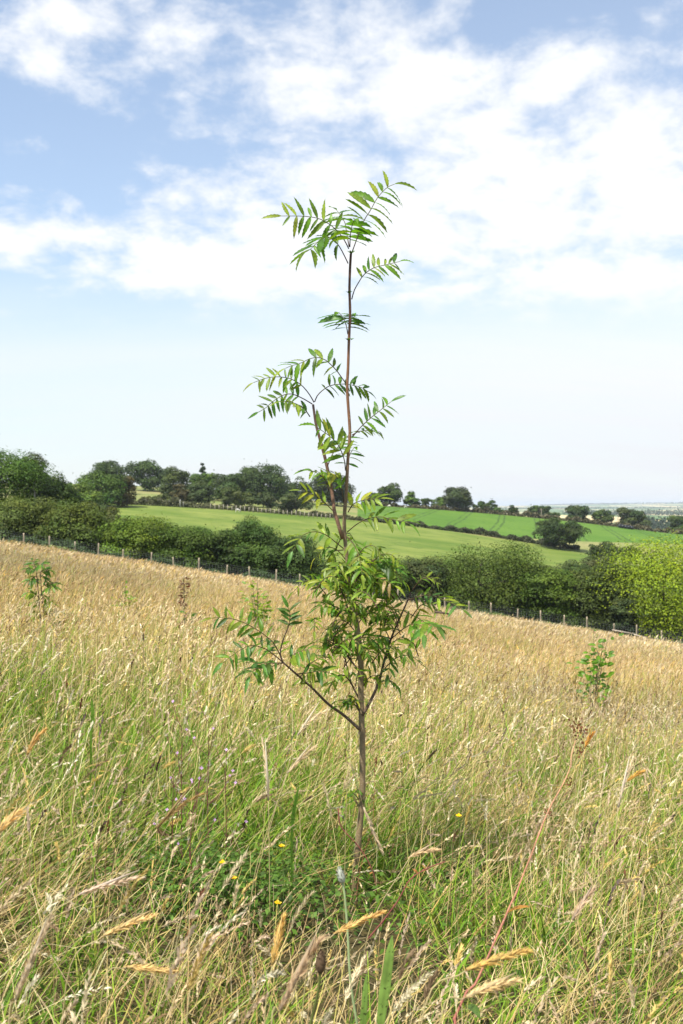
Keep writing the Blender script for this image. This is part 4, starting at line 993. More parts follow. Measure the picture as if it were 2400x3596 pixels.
small_rowan('small leafy rowan with two thin stems at the left of the meadow', 150, 10.4,
            [[S7(580, 1950), S7(540, 1500), S7(500, 950), S7(455, 430)], [S7(640, 2000), S7(610, 1450), S7(575, 900), S7(545, 540)], [S7(830, 2100), S7(880, 1950), S7(940, 1780)]],
            [([S7(*p) for p in pl_], d1, cl) for pl_, d1, cl in sl], 0.115, ('deep', 'fresh', 'deep'))


def broad_leaf_plant(label, name, cat, px, D, row_top, wpx, n, L, cols, stems=3, seed=1, wid=0.26, low=0.25, flat=0.8):
    q = random.Random(seed); b = on_ground(px, D); root = thing(name, label, cat, b)
    H = (CZ - (row_top - HOR) / F * D) - b[2]; W = wpx / F * D / 2
    tips = []
    for s in range(stems):
        a = q.uniform(0, 2 * PI); t = b + np.array([math.cos(a) * W * q.uniform(0.1, 0.8), math.sin(a) * W * 0.6, H * (1 if s == 0 else q.uniform(0.6, 0.95))])
        if s == 0: t = b + np.array([0.0, 0, H * 0.97])
        p = spline([b - np.array([0, 0, 0.02]), b + (t - b) * 0.4 + np.array([0, 0, 0.08 * H]), t], 12); mb = MB()
        tube(mb, p, np.linspace(0.006, 0.002, 12) * (D / 10), 5, (0.14, 0.11, 0.06)); add('stem', mb.mesh('stem', M_BARK, True), root); tips.append(p)
    g = [leaflet_geo(8, wid=wid, fold=0.3, arch=q.uniform(0.1, 0.35), tooth=0.06, ovate=0.9, col=LEAFCOLS[c]) for c in cols for _ in range(2)]
    ms = [make_mesh('leaf', x[0], x[1], None, x[2], M_LEAF, True) for x in g]
    for k in range(n):
        p = q.choice(tips); i = q.uniform(low, 1) * 11; pt = p[int(i)]; a = q.uniform(0, 2 * PI)
        d = np.array([math.cos(a), math.sin(a) * 0.8, q.uniform(-0.25, 0.7)]); ln = L * q.uniform(0.65, 1.15); off = nrm(d) * q.uniform(0.0, 0.5) * W
        ax = frame(d, np.array([0, -flat, 0.8]) + np.array([q.gauss(0, 0.35) for _ in range(3)])) * ln; o_ = pt + off
        ob = bpy.data.objects.new('leaf', q.choice(ms)); COL.objects.link(ob); ob.parent = root; ob.matrix_parent_inverse = Matrix.Translation(-root.location)
        ob.matrix_basis = Matrix(((*ax[0], o_[0]), (*ax[1], o_[1]), (*ax[2], o_[2]), (0, 0, 0, 1)))
    return root


LEAFCOLS['alder'] = (0.125, 0.25, 0.018); LEAFCOLS['alderd'] = (0.08, 0.18, 0.018); LEAFCOLS['lime'] = (0.27, 0.34, 0.03); LEAFCOLS['rust'] = (0.16, 0.045, 0.02); LEAFCOLS['brown'] = (0.10, 0.05, 0.022)
broad_leaf_plant('broad leaved bright green sapling at the right of the meadow', 'alder_sapling', 'sapling', 2086, 12.3, 2192, 185, 120, 0.098, ('alder', 'alder', 'alderd'), 6, 5, low=0.3)
broad_leaf_plant('yellow green young sapling in the dry grass left of the rowan stem', 'young_sapling', 'sapling', 905, 16.5, 2024, 150, 170, 0.10, ('lime', 'light', 'alder'), 6, 8, wid=0.2, low=0.35)
broad_leaf_plant('faint yellow green seedling between the small rowan and the red dock', 'seedling', 'plant', 440, 14.5, 2040, 85, 60, 0.11, ('light', 'fresh', 'lime'), 5, 9, wid=0.16, low=0.3)
broad_leaf_plant('small dark green leafy seedling in the dry grass at left centre', 'seedling', 'plant', 672, 12.0, 2125, 55, 24, 0.10, ('deep', 'alderd'), 3, 10, wid=0.2, low=0.5)
broad_leaf_plant('rust red dock seed stalk rising above the dry grass at left', 'dock_stalk', 'plant', 648, 16.0, 2006, 34, 60, 0.085, ('rust', 'brown'), 3, 12, wid=0.18, low=0.65)
broad_leaf_plant('small green seedling at the foot of the broad leaved sapling', 'seedling', 'plant', 2075, 10.6, 2375, 60, 14, 0.06, ('light', 'lime', 'deep'), 3, 14, wid=0.2, low=0.5)
broad_leaf_plant('tiny green seedling in the straw just right of the rowan crown', 'seedling', 'plant', 1441, 13.0, 2275, 34, 12, 0.05, ('alder', 'light'), 2, 15, wid=0.2, low=0.6)

# ------------------------------------------------------------------ grass
STRAW = np.array([(0.57, 0.435, 0.180), (0.50, 0.360, 0.155), (0.68, 0.570, 0.285), (0.29, 0.195, 0.080), (0.50, 0.460, 0.125), (0.56, 0.390, 0.120)])
STRAWP = np.array([0.30, 0.24, 0.20, 0.10, 0.10, 0.06])
GREEN = np.array([(0.130, 0.245, 0.014), (0.085, 0.180, 0.013), (0.185, 0.280, 0.024), (0.050, 0.115, 0.012), (0.230, 0.270, 0.035)])
GREENP = np.array([0.3, 0.25, 0.2, 0.12, 0.13])
SEED = np.array([(0.63, 0.495, 0.280), (0.53, 0.390, 0.220), (0.60, 0.425, 0.130), (0.70, 0.595, 0.380), (0.24, 0.155, 0.078), (0.54, 0.390, 0.240)])
SEEDP = np.array([0.26, 0.24, 0.12, 0.16, 0.08, 0.14])


def pick(rng, pal, p, n):
    c = pal[rng.choice(len(pal), n, p=p / p.sum())]
    return c * (1 + rng.normal(0, 0.12, (n, 1)))


def ribbons(rng, base, L, lean, bend, az_, wid, seg, c0, c1, tipw=0.15):
    """N curved blades. Returns verts, quads, colours, tip point, tip direction"""
    N = len(base)
    s = (np.arange(seg) + 0.5) / seg
    th = np.minimum(lean[:, None] + bend[:, None] * s[None] ** 1.4, 2.5)
    hz_ = np.stack([np.cos(az_), np.sin(az_)], -1)
    st = np.concatenate([np.sin(th)[..., None] * hz_[:, None], np.cos(th)[..., None]], -1) * (L / seg)[:, None, None]
    pts = np.concatenate([base[:, None], base[:, None] + np.cumsum(st, 1)], 1)
    ps = rng.uniform(0, 2 * PI, N)
    side = np.stack([np.cos(ps), np.sin(ps), np.zeros(N)], -1)
    prof = np.interp(np.linspace(0, 1, seg + 1), [0, 0.35, 1], [0.75, 1.0, tipw])
    off = side[:, None] * (wid[:, None] * prof[None] / 2)[..., None]
    V = np.stack([pts - off, pts + off], 2)
    k = np.arange(N)[:, None] * (2 * (seg + 1)) + np.arange(seg)[None] * 2
    q = np.stack([k, k + 1, k + 3, k + 2], -1).reshape(-1, 4)
    t = np.linspace(0, 1, seg + 1)[None, :, None, None]
    C = np.broadcast_to(c0[:, None, None] * (1 - t) + c1[:, None, None] * t, (N, seg + 1, 2, 3))
    return V.reshape(-1, 3), q, C.reshape(-1, 3), pts[:, -1], nrm(st[:, -1])


def heads(rng, tip, dirv, Lh, rmax, K, col, spl=(0.012, 0.0042), sag=0.25):
    """N seed heads of K small scales along a slightly sagging axis"""
    N = len(tip)
    s = np.tile((np.arange(K) + 0.5) / K, (N, 1)) + rng.uniform(-0.5, 0.5, (N, K)) / K
    hor = dirv.copy(); hor[:, 2] = 0; hor = nrm(hor + 1e-4)
    ax = nrm(dirv[:, None] + (hor[:, None] * 0.8 + np.array([0, 0, -0.9])) * (s * sag)[..., None] * rng.uniform(0.2, 2.2, (N, 1, 1)))
    pos = tip[:, None] + np.cumsum(ax, 1) * (Lh / K)[:, None, None]
    phi = rng.uniform(0, 2 * PI, (N, K))
    a = nrm(np.cross(ax, np.array([0.3, 0.9, 0.2]))); b = np.cross(ax, a)
    rdir = np.cos(phi)[..., None] * a + np.sin(phi)[..., None] * b
    rr = rmax[:, None] * np.sin(PI * np.clip(s, 0.03, 0.97) ** 0.75) ** 0.7 * rng.uniform(0.5, 1.1, (N, K))
    p0 = pos + rdir * (rr * 0.45)[..., None]
    d = nrm(ax * 1.0 + rdir * 0.45)
    w_ = nrm(np.cross(d, rdir + rng.normal(0, 0.5, (N, K, 3))))
    ln = spl[0] * rng.uniform(0.7, 1.3, (N, K, 1)); wd = spl[1] * rng.uniform(0.7, 1.3, (N, K, 1))
    V = np.stack([p0 - d * ln * 0.4, p0 + w_ * wd, p0 + d * ln * 0.7 + rdir * (rr * 0.3)[..., None], p0 - w_ * wd], 2).reshape(-1, 3)
    C = np.repeat((col[:, None] * (1 + rng.normal(0, 0.12, (N, K, 1)))).reshape(-1, 3), 4, 0)
    return V, np.arange(N * K * 4).reshape(-1, 4), np.clip(C, 0.01, 1)


def zone(rng, y0, y1, per_m2, margin=1.5, spread=0.37):
    A = spread * (y1 * y1 - y0 * y0) + 2 * margin * (y1 - y0); n = int(A * per_m2)
    y = np.empty(0)
    while len(y) < n:
        c = rng.uniform(y0, y1, n); keep = rng.uniform(0, 1, n) < (2 * spread * c + 2 * margin) / (2 * spread * y1 + 2 * margin); y = np.concatenate([y, c[keep]])
    y = y[:n]; x = rng.uniform(-1, 1, n) * (spread * y + margin)
    return x, y


def vnoise(x, y, s, seed):
    """smooth value noise 0..1"""
    r = np.random.default_rng(seed); T = r.random((64, 64)); u = x / s + 100.3; v = y / s + 50.7
    i = np.floor(u).astype(int); j = np.floor(v).astype(int); a = u - i; b = v - j; a = a * a * (3 - 2 * a); b = b * b * (3 - 2 * b)
    t = lambda p, q: T[p % 64, q % 64]
    return t(i, j) * (1 - a) * (1 - b) + t(i + 1, j) * a * (1 - b) + t(i, j + 1) * (1 - a) * b + t(i + 1, j + 1) * a * b


def greenness(x, y):
    n = 0.6 * vnoise(x, y, 1.1, 3) + 0.4 * vnoise(x, y, 0.4, 4)
    near = np.interp(y, [1.0, 3.0, 5.0, 8.0, 12.0, 76], [0.56, 0.66, 0.64, 0.44, 0.27, 0.16])
    left = np.exp(-((x + 1.5) / 1.1) ** 2 - ((y - 4.6) / 1.3) ** 2) * 0.38
    tuft = np.exp(-((x + 0.35) / 0.55) ** 2 - ((y - 3.2) / 0.55) ** 2) * 0.35
    return np.clip(near + left + tuft + (n - 0.5) * 1.05, 0.03, 0.97)


def hscale(x, y):
    return np.interp(y, [0.7, 2.0, 3.2, 4.4, 6.5, 40, 66, 76], [0.62, 0.55, 0.60, 0.74, 0.86, 0.84, 0.50, 0.36]) * (0.62 + 0.4 * vnoise(x, y, 0.9, 9) + 0.42 * vnoise(x, y, 3.2, 19)) * dips(x, y)


gr = np.random.default_rng(17)
green, dry, seeds = MB(), MB(), MB()


def base_of(x, y): return np.stack([x, y, ground_z(x, y) - 0.01], -1)


WIND = 0.25     # the stems lean a little to the right


def hollow(x, y):
    """the shady hollow with low clover at the foot of the sapling"""
    return np.maximum(np.exp(-((x + 0.34) / 0.36) ** 2 - ((y - 2.92) / 0.30) ** 2), 0.97 * np.exp(-((x - 0.03) / 0.18) ** 2 - ((y - 2.9) / 0.50) ** 2))


def scatter_blades(y0, y1, dens, seg, wmul, lmul=1.0):
    x, y = zone(gr, y0, y1, dens); kp = gr.random(len(x)) > 0.97 * hollow(x, y); x, y = x[kp], y[kp]; n = len(x); g = greenness(x, y); isg = gr.random(n) < g
    hs = hscale(x, y) * lmul
    L = gr.uniform(0.16, 0.50, n) * hs; lod = np.interp(y, [1, 4, 7, 20], [0.85, 0.75, 0.45, 0.2]); lean = np.abs(gr.normal(0.25, 0.35, n)) + lod * gr.uniform(0, 1, n); bend = gr.uniform(0.2, 1.6, n)
    a = gr.normal(WIND, 1.7, n)
    for sel, mb, pal, pp in ((isg, green, GREEN, GREENP), (~isg, dry, STRAW, STRAWP)):
        k = sel.sum()
        c0 = pick(gr, pal, pp, k); c1 = c0 * (1.1 if mb is green else 1.0) + (0.03 * gr.random((k, 1)) * np.array([1.5, 1, 0.2]) if mb is green else 0)
        wd = (gr.uniform(0.0024, 0.0075, k) if mb is green else gr.uniform(0.0016, 0.0042, k)) * wmul
        V, q, C, _, _ = ribbons(gr, base_of(x[sel], y[sel]), L[sel], lean[sel], bend[sel], a[sel], wd, seg, c0, c1)
        mb.put(V, q, None, C)


DIPS = [(150, 8.9, 0.5, 2.3, 0.62), (2086, 10.9, 0.5, 2.0, 0.5), (905, 15.0, 0.6, 2.6, 0.45), (440, 13.8, 0.45, 1.4, 0.4), (672, 11.5, 0.35, 1.2, 0.4), (648, 15.2, 0.4, 1.8, 0.3), (1441, 12.4, 0.3, 1.2, 0.3), (2075, 10.0, 0.3, 0.9, 0.3), (830, 2.55, 0.36, 0.45, 0.55), (1235, 2.65, 0.24, 0.65, 0.8)]


def dips(x, y):
    k = np.ones_like(x)
    for px, yy, sx, sy, d in DIPS: k = k * (1 - d * np.exp(-((x - (px - 1200) / F * yy) / sx) ** 2 - ((y - yy) / sy) ** 2))
    return k


def spindles(rng, tip, dirv, L, wid, col, both=True):
    """two crossed narrow spindles for each far seed head"""
    N = len(tip); mid = tip + dirv * (L * 0.45)[:, None]; end = tip + nrm(dirv + np.array([0.2, 0.0, -0.3])) * L[:, None]
    s1 = nrm(np.cross(dirv, rng.normal(size=(N, 3)))); s2 = np.cross(dirv, s1); V = []
    for sd_ in ((s1, s2) if both else (s1,)): V.append(np.stack([tip, mid - sd_ * wid[:, None] / 2, end, mid + sd_ * wid[:, None] / 2], 1))
    V = np.stack(V, 1).reshape(-1, 3)
    return V, np.arange(len(V)).reshape(-1, 4), np.repeat(col, len(V) // N, 0)


def tone(x, y):
    t = 0.68 + 0.62 * (0.6 * vnoise(x, y, 5.0, 77) + 0.4 * vnoise(x, y, 1.8, 78))
    p = vnoise(x, y, 7.0, 79)[:, None]
    return t[:, None] * (1 + (p - 0.5) * np.array([0.22, 0.04, -0.25]))


def scatter_stems(y0, y1, dens, seg, K, wmul, hp, spl, rm=0.0055):
    x, y = zone(gr, y0, y1, dens); kp = gr.random(len(x)) > 0.97 * hollow(x, y); x, y = x[kp], y[kp]; n = len(x); hs = hscale(x, y)
    L = gr.uniform(0.34, 0.74, n) * hs; lean = np.abs(gr.normal(0.16, 0.20, n)) + np.where(gr.random(n) < np.interp(y, [1, 4, 7, 20], [0.7, 0.6, 0.4, 0.25]), gr.uniform(0.2, 1.1, n), 0); bend = gr.uniform(-0.1, 0.75, n)
    a = gr.normal(WIND, 1.2, n)
    c0 = pick(gr, STRAW, STRAWP, n) * tone(x, y); gmix = (gr.random((n, 1)) < 0.22 * greenness(x, y)[:, None] * 2)
    c0 = np.where(gmix, pick(gr, GREEN, GREENP, n) * 1.5, c0)
    V, q, C, tip, dv = ribbons(gr, base_of(x, y), L, lean, bend, a, gr.uniform(0.0013, 0.0024, n) * wmul, seg, c0, c0 * 1.05, 0.6)
    dry.put(V, q, None, C)
    h = gr.random(n) < hp; k = h.sum(); hc = pick(gr, SEED, SEEDP, k) * tone(x[h], y[h])
    if K: V, q, C = heads(gr, tip[h], dv[h], gr.uniform(0.035, 0.115, k), gr.uniform(0.6, 1.3, k) * rm, K, hc, spl)
    else: V, q, C = spindles(gr, tip[h], dv[h], gr.uniform(0.05, 0.13, k) * spl[0], gr.uniform(0.6, 1.3, k) * spl[1], np.clip(hc, 0.02, 1), y0 < 25)
    seeds.put(V, q, None, C)


scatter_blades(0.75, 4.6, 1650, 3, 1.05)
scatter_stems(0.8, 3.0, 210, 5, 34, 1.1, 0.45, (0.0115, 0.0022), 0.0065)
scatter_stems(1.1, 4.2, 13, 6, 85, 1.0, 1.0, (0.0150, 0.0014), 0.0085)
scatter_stems(3.0, 5.0, 260, 5, 20, 1.1, 0.5, (0.0125, 0.0024), 0.0055)
scatter_blades(4.6, 12, 640, 3, 1.5)
scatter_stems(5.0, 12, 330, 3, 8, 1.4, 0.5, (0.024, 0.0032), 0.0042)
scatter_blades(12, 30, 95, 2, 3.0)
scatter_stems(12, 30, 150, 2, 0, 2.6, 0.6, (1.2, 0.013))
scatter_stems(30, 76, 44, 1, 0, 7.6, 0.9, (1.6, 0.030))
scatter_blades(30, 76, 18, 1, 10.0, 1.2)
# lodged straw: mats of dry stems lying over in the near meadow
x, y = zone(gr, 0.9, 5.5, 560); kp = (vnoise(x, y, 0.55, 91) + 0.4 * vnoise(x, y, 0.2, 92) > 0.66) & (gr.random(len(x)) > hollow(x, y)); x, y = x[kp], y[kp]; n = len(x)
b0 = base_of(x, y); b0[:, 2] += gr.uniform(0.02, 0.20, n) * hscale(x, y); c0 = pick(gr, STRAW * np.array([0.82, 0.78, 0.8]), STRAWP, n)
az0 = 0.4 + 2.2 * vnoise(x, y, 0.8, 95)
V, q, C, tip, dv = ribbons(gr, b0, gr.uniform(0.12, 0.34, n), gr.uniform(0.9, 1.45, n), gr.uniform(-0.4, 0.5, n), az0 + gr.normal(-0.9, 0.6, n), gr.uniform(0.0014, 0.0032, n), 3, c0, c0, 0.5)
dry.put(V, q, None, C)
h = gr.random(n) < 0.10; k = h.sum(); V, q, C = heads(gr, tip[h], dv[h], gr.uniform(0.04, 0.09, k), gr.uniform(0.004, 0.007, k), 22, pick(gr, SEED, SEEDP, k) * 0.9, (0.010, 0.0020)); seeds.put(V, q, None, C)
# dark plantain heads and sorrel among the straw
x, y = zone(gr, 2.0, 26, 5.5); n = len(x); L = gr.uniform(0.34, 0.62, n) * hscale(x, y) * 1.08; dk_ = pick(gr, np.array([(0.11, 0.06, 0.03), (0.16, 0.07, 0.035), (0.07, 0.045, 0.03), (0.14, 0.10, 0.09)]), np.ones(4), n)
V, q, C, tip, dv = ribbons(gr, base_of(x, y), L, np.abs(gr.normal(0.1, 0.12, n)), gr.uniform(0, 0.3, n), gr.normal(WIND, 1.4, n), np.interp(y, [2, 26], [0.0022, 0.006]), 3, dk_ * 1.8, dk_ * 1.5, 0.7)
dry.put(V, q, None, C)
V, q, C = heads(gr, tip, dv, gr.uniform(0.025, 0.08, n), gr.uniform(0.004, 0.006, n), 10, dk_, (0.014, 0.0035)); seeds.put(V, q, None, C)
# some coarse long green blades in the near meadow
x, y = zone(gr, 1.0, 7.0, 34); n = len(x); c0 = pick(gr, GREEN, GREENP, n)
V, q, C, _, _ = ribbons(gr, base_of(x, y), gr.uniform(0.22, 0.48, n) * hscale(x, y), np.abs(gr.normal(0.3, 0.3, n)), gr.uniform(0.3, 1.8, n), gr.normal(WIND, 1.6, n), gr.uniform(0.006, 0.012, n), 6, c0, c0 * 1.15)
green.put(V, q, None, C)
# fine matted panicles (bent grass): airy short hairs at half height in the near meadow
x, y = zone(gr, 1.0, 9, 330); n = len(x); keep = vnoise(x, y, 0.7, 31) > 0.45; x, y = x[keep], y[keep]; n = len(x)
bp0 = base_of(x, y); bp0[:, 2] += gr.uniform(0.08, 0.36, n) * hscale(x, y)
V, q, C, _, _ = ribbons(gr, bp0, gr.uniform(0.05, 0.16, n), gr.uniform(0.3, 1.4, n), gr.uniform(-0.3, 0.9, n), gr.uniform(0, 2 * PI, n), gr.uniform(0.0008, 0.0018, n) * np.interp(y, [1, 9], [1, 2]), 2, pick(gr, SEED, SEEDP, n) * 0.85, pick(gr, SEED, SEEDP, n) * 0.9, 0.8)
dry.put(V, q, None, C)
for mb, nm, lab, mt in ((green, 'green_grass', 'green grass blades growing through the meadow', M_GRASS), (dry, 'dry_grass', 'dry straw coloured grass stems covering the meadow', M_STRAW), (seeds, 'grass_seed_heads', 'pale seed heads of the dry meadow grass', M_STRAW)):
    o = add(nm, mb.mesh(nm, mt)); tag(o, lab, 'grass', kind='stuff')

# dark clover and trefoil cushion round the foot of the sapling
x = np.concatenate([gr.normal(-0.34, 0.20, 2600), gr.normal(0.05, 0.3, 500)]); y = np.concatenate([gr.normal(3.0, 0.17, 2600), gr.normal(3.2, 0.3, 500)]); n = len(x)
pos = base_of(x, y); pos[:, 2] += gr.uniform(0.03, 0.17, n)
nn = nrm(gr.normal(0, 0.45, (n, 3)) + np.array([0, -0.1, 1.0])); t1 = nrm(np.cross(nn, gr.normal(size=(n, 3)))); t2 = np.cross(nn, t1); s = gr.uniform(0.006, 0.014, n)[:, None]
V = np.stack([pos - t1 * s, pos - t2 * s * 0.6 + nn * s * 0.15, pos + t1 * s, pos + t2 * s * 0.6 + nn * s * 0.15], 1).reshape(-1, 3)
cv = MB(); cv.put(V, np.arange(n * 4).reshape(-1, 4), None, np.repeat(np.array([0.07, 0.135, 0.016]) * gr.uniform(0.5, 1.6, (n, 1)), 4, 0))
tag(add('clover_mat', cv.mesh('clover_mat', M_GRASS)), 'dark green mat of small round leaves round the foot of the rowan', 'clover', kind='stuff')

# ------------------------------------------------------------------ single grasses and flowers of the foreground
FG = [  # head start, head end, stem foot (px), depth, radius, colour, label
    ((96, 2650), (140, 2545), (10, 2830), 2.6, 0.010, (0.55, 0.36, 0.13), 'golden seed head standing above the green grass at the left edge'),
    ((-6, 2925), (62, 2835), (-60, 3060), 1.7, 0.010, (0.56, 0.40, 0.17), 'blurred golden seed head cut by the left edge'),
    ((552, 2910), (680, 2748), (440, 3080), 2.4, 0.008, (0.30, 0.21, 0.085), 'olive brown seed head leaning right, left of the sapling base'),
    ((957, 3385), (992, 3215), (930, 3590), 1.75, 0.0095, (0.62, 0.43, 0.15), 'upright golden seed head left of the rowan foot'),
    ((1180, 3275), (1345, 3195), (1080, 3400), 1.9, 0.0080, (0.55, 0.37, 0.14), 'golden seed head lying across the rowan foot'),
    ((1640, 3405), (1855, 3325), (1480, 3590), 1.45, 0.0085, (0.52, 0.36, 0.12), 'larger upper one of two golden heads at bottom right'),
    ((1640, 3500), (1815, 3415), (1540, 3640), 1.35, 0.0080, (0.58, 0.45, 0.24), 'lower paler one of two golden heads at bottom right'),
    ((985, 3545), (1108, 3285), (950, 3680), 1.25, 0.0085, (0.46, 0.34, 0.22), 'large blurred pinkish seed head at the bottom centre'),
    ((944, 2810), (932, 2590), (950, 3320), 2.75, 0.0075, (0.64, 0.55, 0.40), 'tall pale upright seed head left of the sapling trunk'),
    ((1046, 2582), (1122, 2465), (905, 3060), 2.85, 0.0075, (0.66, 0.57, 0.40), 'pale seed head leaning up towards the lower left branch'),
    ((1010, 2715), (1098, 2605), (900, 3050), 2.7, 0.0070, (0.55, 0.45, 0.30), 'buff seed head below the pale one near the lower left branch'),
    ((365, 3285), (535, 3195), (240, 3420), 1.75, 0.0075, (0.58, 0.43, 0.20), 'golden seed head lying low at the lower left'),
    ((448, 3395), (612, 3410), (360, 3480), 1.65, 0.0068, (0.56, 0.40, 0.17), 'golden seed head lying flat below the low golden one'),
    ((676, 3415), (738, 3258), (655, 3620), 1.75, 0.0062, (0.54, 0.42, 0.32), 'upright pinkish white seed head at the lower left'),
    ((55, 3510), (165, 3225), (30, 3640), 1.35, 0.0050, (0.52, 0.43, 0.31), 'long thin pale seed head at the bottom left corner'),
    ((2172, 2835), (2212, 2655), (2150, 3060), 2.9, 0.0085, (0.62, 0.53, 0.40), 'tall pale fluffy seed head at the right side of the meadow'),
    ((2055, 2625), (2078, 2560), (2020, 2790), 3.3, 0.0075, (0.42, 0.22, 0.05), 'short rust orange seed head beside the dock flower stalk'),
    ((2205, 2742), (2258, 2695), (2130, 2830), 3.0, 0.0065, (0.42, 0.25, 0.06), 'rust orange seed head right of the tall pale fluffy one'),
    ((1278, 2835), (1338, 2995), (1225, 2700), 2.9, 0.0070, (0.60, 0.49, 0.35), 'pale seed head hanging down beside the rowan trunk'),
    ((1440, 3010), (1532, 2955), (1300, 3260), 2.4, 0.0065, (0.58, 0.44, 0.26), 'buff arching seed head right of the rowan foot'),
    ((280, 3140), (490, 3055), (120, 3300), 1.9, 0.0070, (0.56, 0.45, 0.35), 'pinkish drooping seed head at the lower left'),
    ((2010, 3230), (2080, 3110), (1930, 3420), 2.0, 0.0075, (0.50, 0.38, 0.27), 'pinkish buff seed head at the lower right'),
]
fr_ = np.random.default_rng(23)
for (a, b, f, D, r, c, lab) in FG:
    A, B = P(*a, D), P(*b, D + 0.03); foot = P(*f, D - 0.02)
    gzf = float(ground_z(foot[0], foot[1])); low = foot.copy()
    if foot[2] > gzf: low = foot + (foot - A) * 0.35; low[2] = gzf
    root = thing('seed_head_grass', lab, 'grass stem', (low[0], low[1], gzf), 'single seed heads of the foreground'); mb = MB()
    pl_ = [low, foot, A] if np.linalg.norm(low - foot) > 0.02 else [foot, (foot + A) / 2, A]
    tube(mb, spline(pl_, 12), np.linspace(0.0013, 0.0009, 12), 5, (0.40, 0.34, 0.14), (0.52, 0.42, 0.22)); add('stem', mb.mesh('stem', M_STRAW), root)
    Lh = np.linalg.norm(B - A); K = 170
    V, q, C = heads(fr_, A[None], nrm((B - A)[None]), np.array([Lh]), np.array([r * 0.85]), K, np.array([c]) * np.array([1.35, 1.28, 1.15]), (0.017, 0.0013), 0.30)
    mb = MB(); mb.put(V, q, None, C); tube(mb, [A, (A + B) / 2, B], [r * 0.35, r * 0.4, 0.0006], 6, np.array(c) * 0.9); add('seed_head', mb.mesh('seed_head', M_STRAW), root)

# tall dock with a red stem
DK = 2.3
dk = on_ground(1600, 2.0); root = thing('dock_plant', 'tall leaning dock with a red stem and brown seed clusters at lower right', 'plant', dk)
pd = [P(1560, 3720, 2.0), P(1625, 3560, 2.05), P(1700, 3400, 2.1), P(1790, 3195, 2.2), P(1860, 3020, 2.3), P(1925, 2850, 2.4), P(1990, 2730, 2.5), P(2025, 2620, 2.55), P(2040, 2545, 2.6)]
sp_ = spline(pd, 40) + np.repeat(np.random.default_rng(2).normal(0, 0.0035, (10, 3)), 4, 0); mb = MB(); tube(mb, sp_, np.linspace(0.0030, 0.0012, 40) * (1 + 0.25 * (np.arange(40) % 9 == 4)), 7, (0.30, 0.085, 0.065), (0.48, 0.28, 0.14)); add('stem', mb.mesh('stem', M_BARK, True), root)
for (x, y, s, n) in ((2030, 2555, 0.030, 70), (1992, 2745, 0.016, 30), (2035, 2640, 0.018, 30), (1930, 2850, 0.012, 16)):
    c_ = P(x, y, 2.55); mb = MB(); pp = c_ + fr_.normal(0, s * 0.5, (n, 3)); nn = nrm(fr_.normal(size=(n, 3))); t1 = nrm(np.cross(nn, fr_.normal(size=(n, 3)))); t2 = np.cross(nn, t1); sz = fr_.uniform(0.002, 0.0045, (n, 1))
    mb.put(np.stack([pp - t1 * sz, pp - t2 * sz, pp + t1 * sz, pp + t2 * sz], 1).reshape(-1, 3), np.arange(n * 4).reshape(-1, 4), None, np.repeat(np.array([0.16, 0.07, 0.03]) * fr_.uniform(0.6, 1.5, (n, 1)), 4, 0)); add('seed_cluster', mb.mesh('seed_cluster', M_STRAW), root)
for (a, b, ln, c) in ((P(1785, 3205, 2.2), P(1875, 3155, 2.15), 0.068, (0.42, 0.20, 0.05)), (P(1640, 3530, 2.05), P(1705, 3560, 1.95), 0.075, (0.09, 0.16, 0.03))):
    g = leaflet_geo(8, 0.16, 0.4, 0.2, 0.05, 0.3, c); mb = MB(); mb.put((g[0] * ln) @ frame(b - a, np.array([0, -0.3, 1])).T + a, g[1], None, g[2]); add('leaf', mb.mesh('leaf', M_LEAF, True), root)

# ribwort heads
for (pl_, D, hw, hl, c, sc, lab) in (
        ([(1262, 3640), (1232, 3450), (1222, 3280), (1212, 3150), (1203, 3098)], 2.0, 0.0085, 0.030, (0.42, 0.44, 0.36), (0.34, 0.42, 0.20), 'grey white plantain head on a pale green stalk left of the rowan foot'),
        ([(1080, 3640), (1105, 3540), (1120, 3470), (1125, 3412)], 1.6, 0.0095, 0.034, (0.13, 0.085, 0.05), (0.10, 0.12, 0.03), 'dark brown plantain head on a short green stalk at the bottom centre')):
    p = spline([P(x, y, D) for x, y in pl_], 16); g0 = float(ground_z(p[0][0], D)); root = thing('ribwort_plantain', lab, 'plant', (p[0][0], D, g0)); mb = MB()
    p = np.vstack([[p[0][0], D, g0], p]); tube(mb, p, np.linspace(0.0026, 0.0020, len(p)), 6, sc); add('stalk', mb.mesh('stalk', M_PLAIN, True), root)
    d = nrm(p[-1] - p[-3]); mb = MB(); tube(mb, [p[-1] + d * hl * t for t in (-0.05, 0.12, 0.4, 0.75, 1.0)], [hw * 0.4, hw * 0.85, hw * 0.9, hw * 0.6, hw * 0.12], 9, c)
    V, q, C = heads(fr_, p[-1][None], d[None], np.array([hl]), np.array([hw * 1.6]), 120, np.array([c]), (0.006, 0.0014), 0.0); mb.put(V, q, None, C * fr_.uniform(0.5, 1.5, (len(C) // 4, 1)).repeat(4, 0)); add('flower_head', mb.mesh('flower_head', M_STRAW), root)
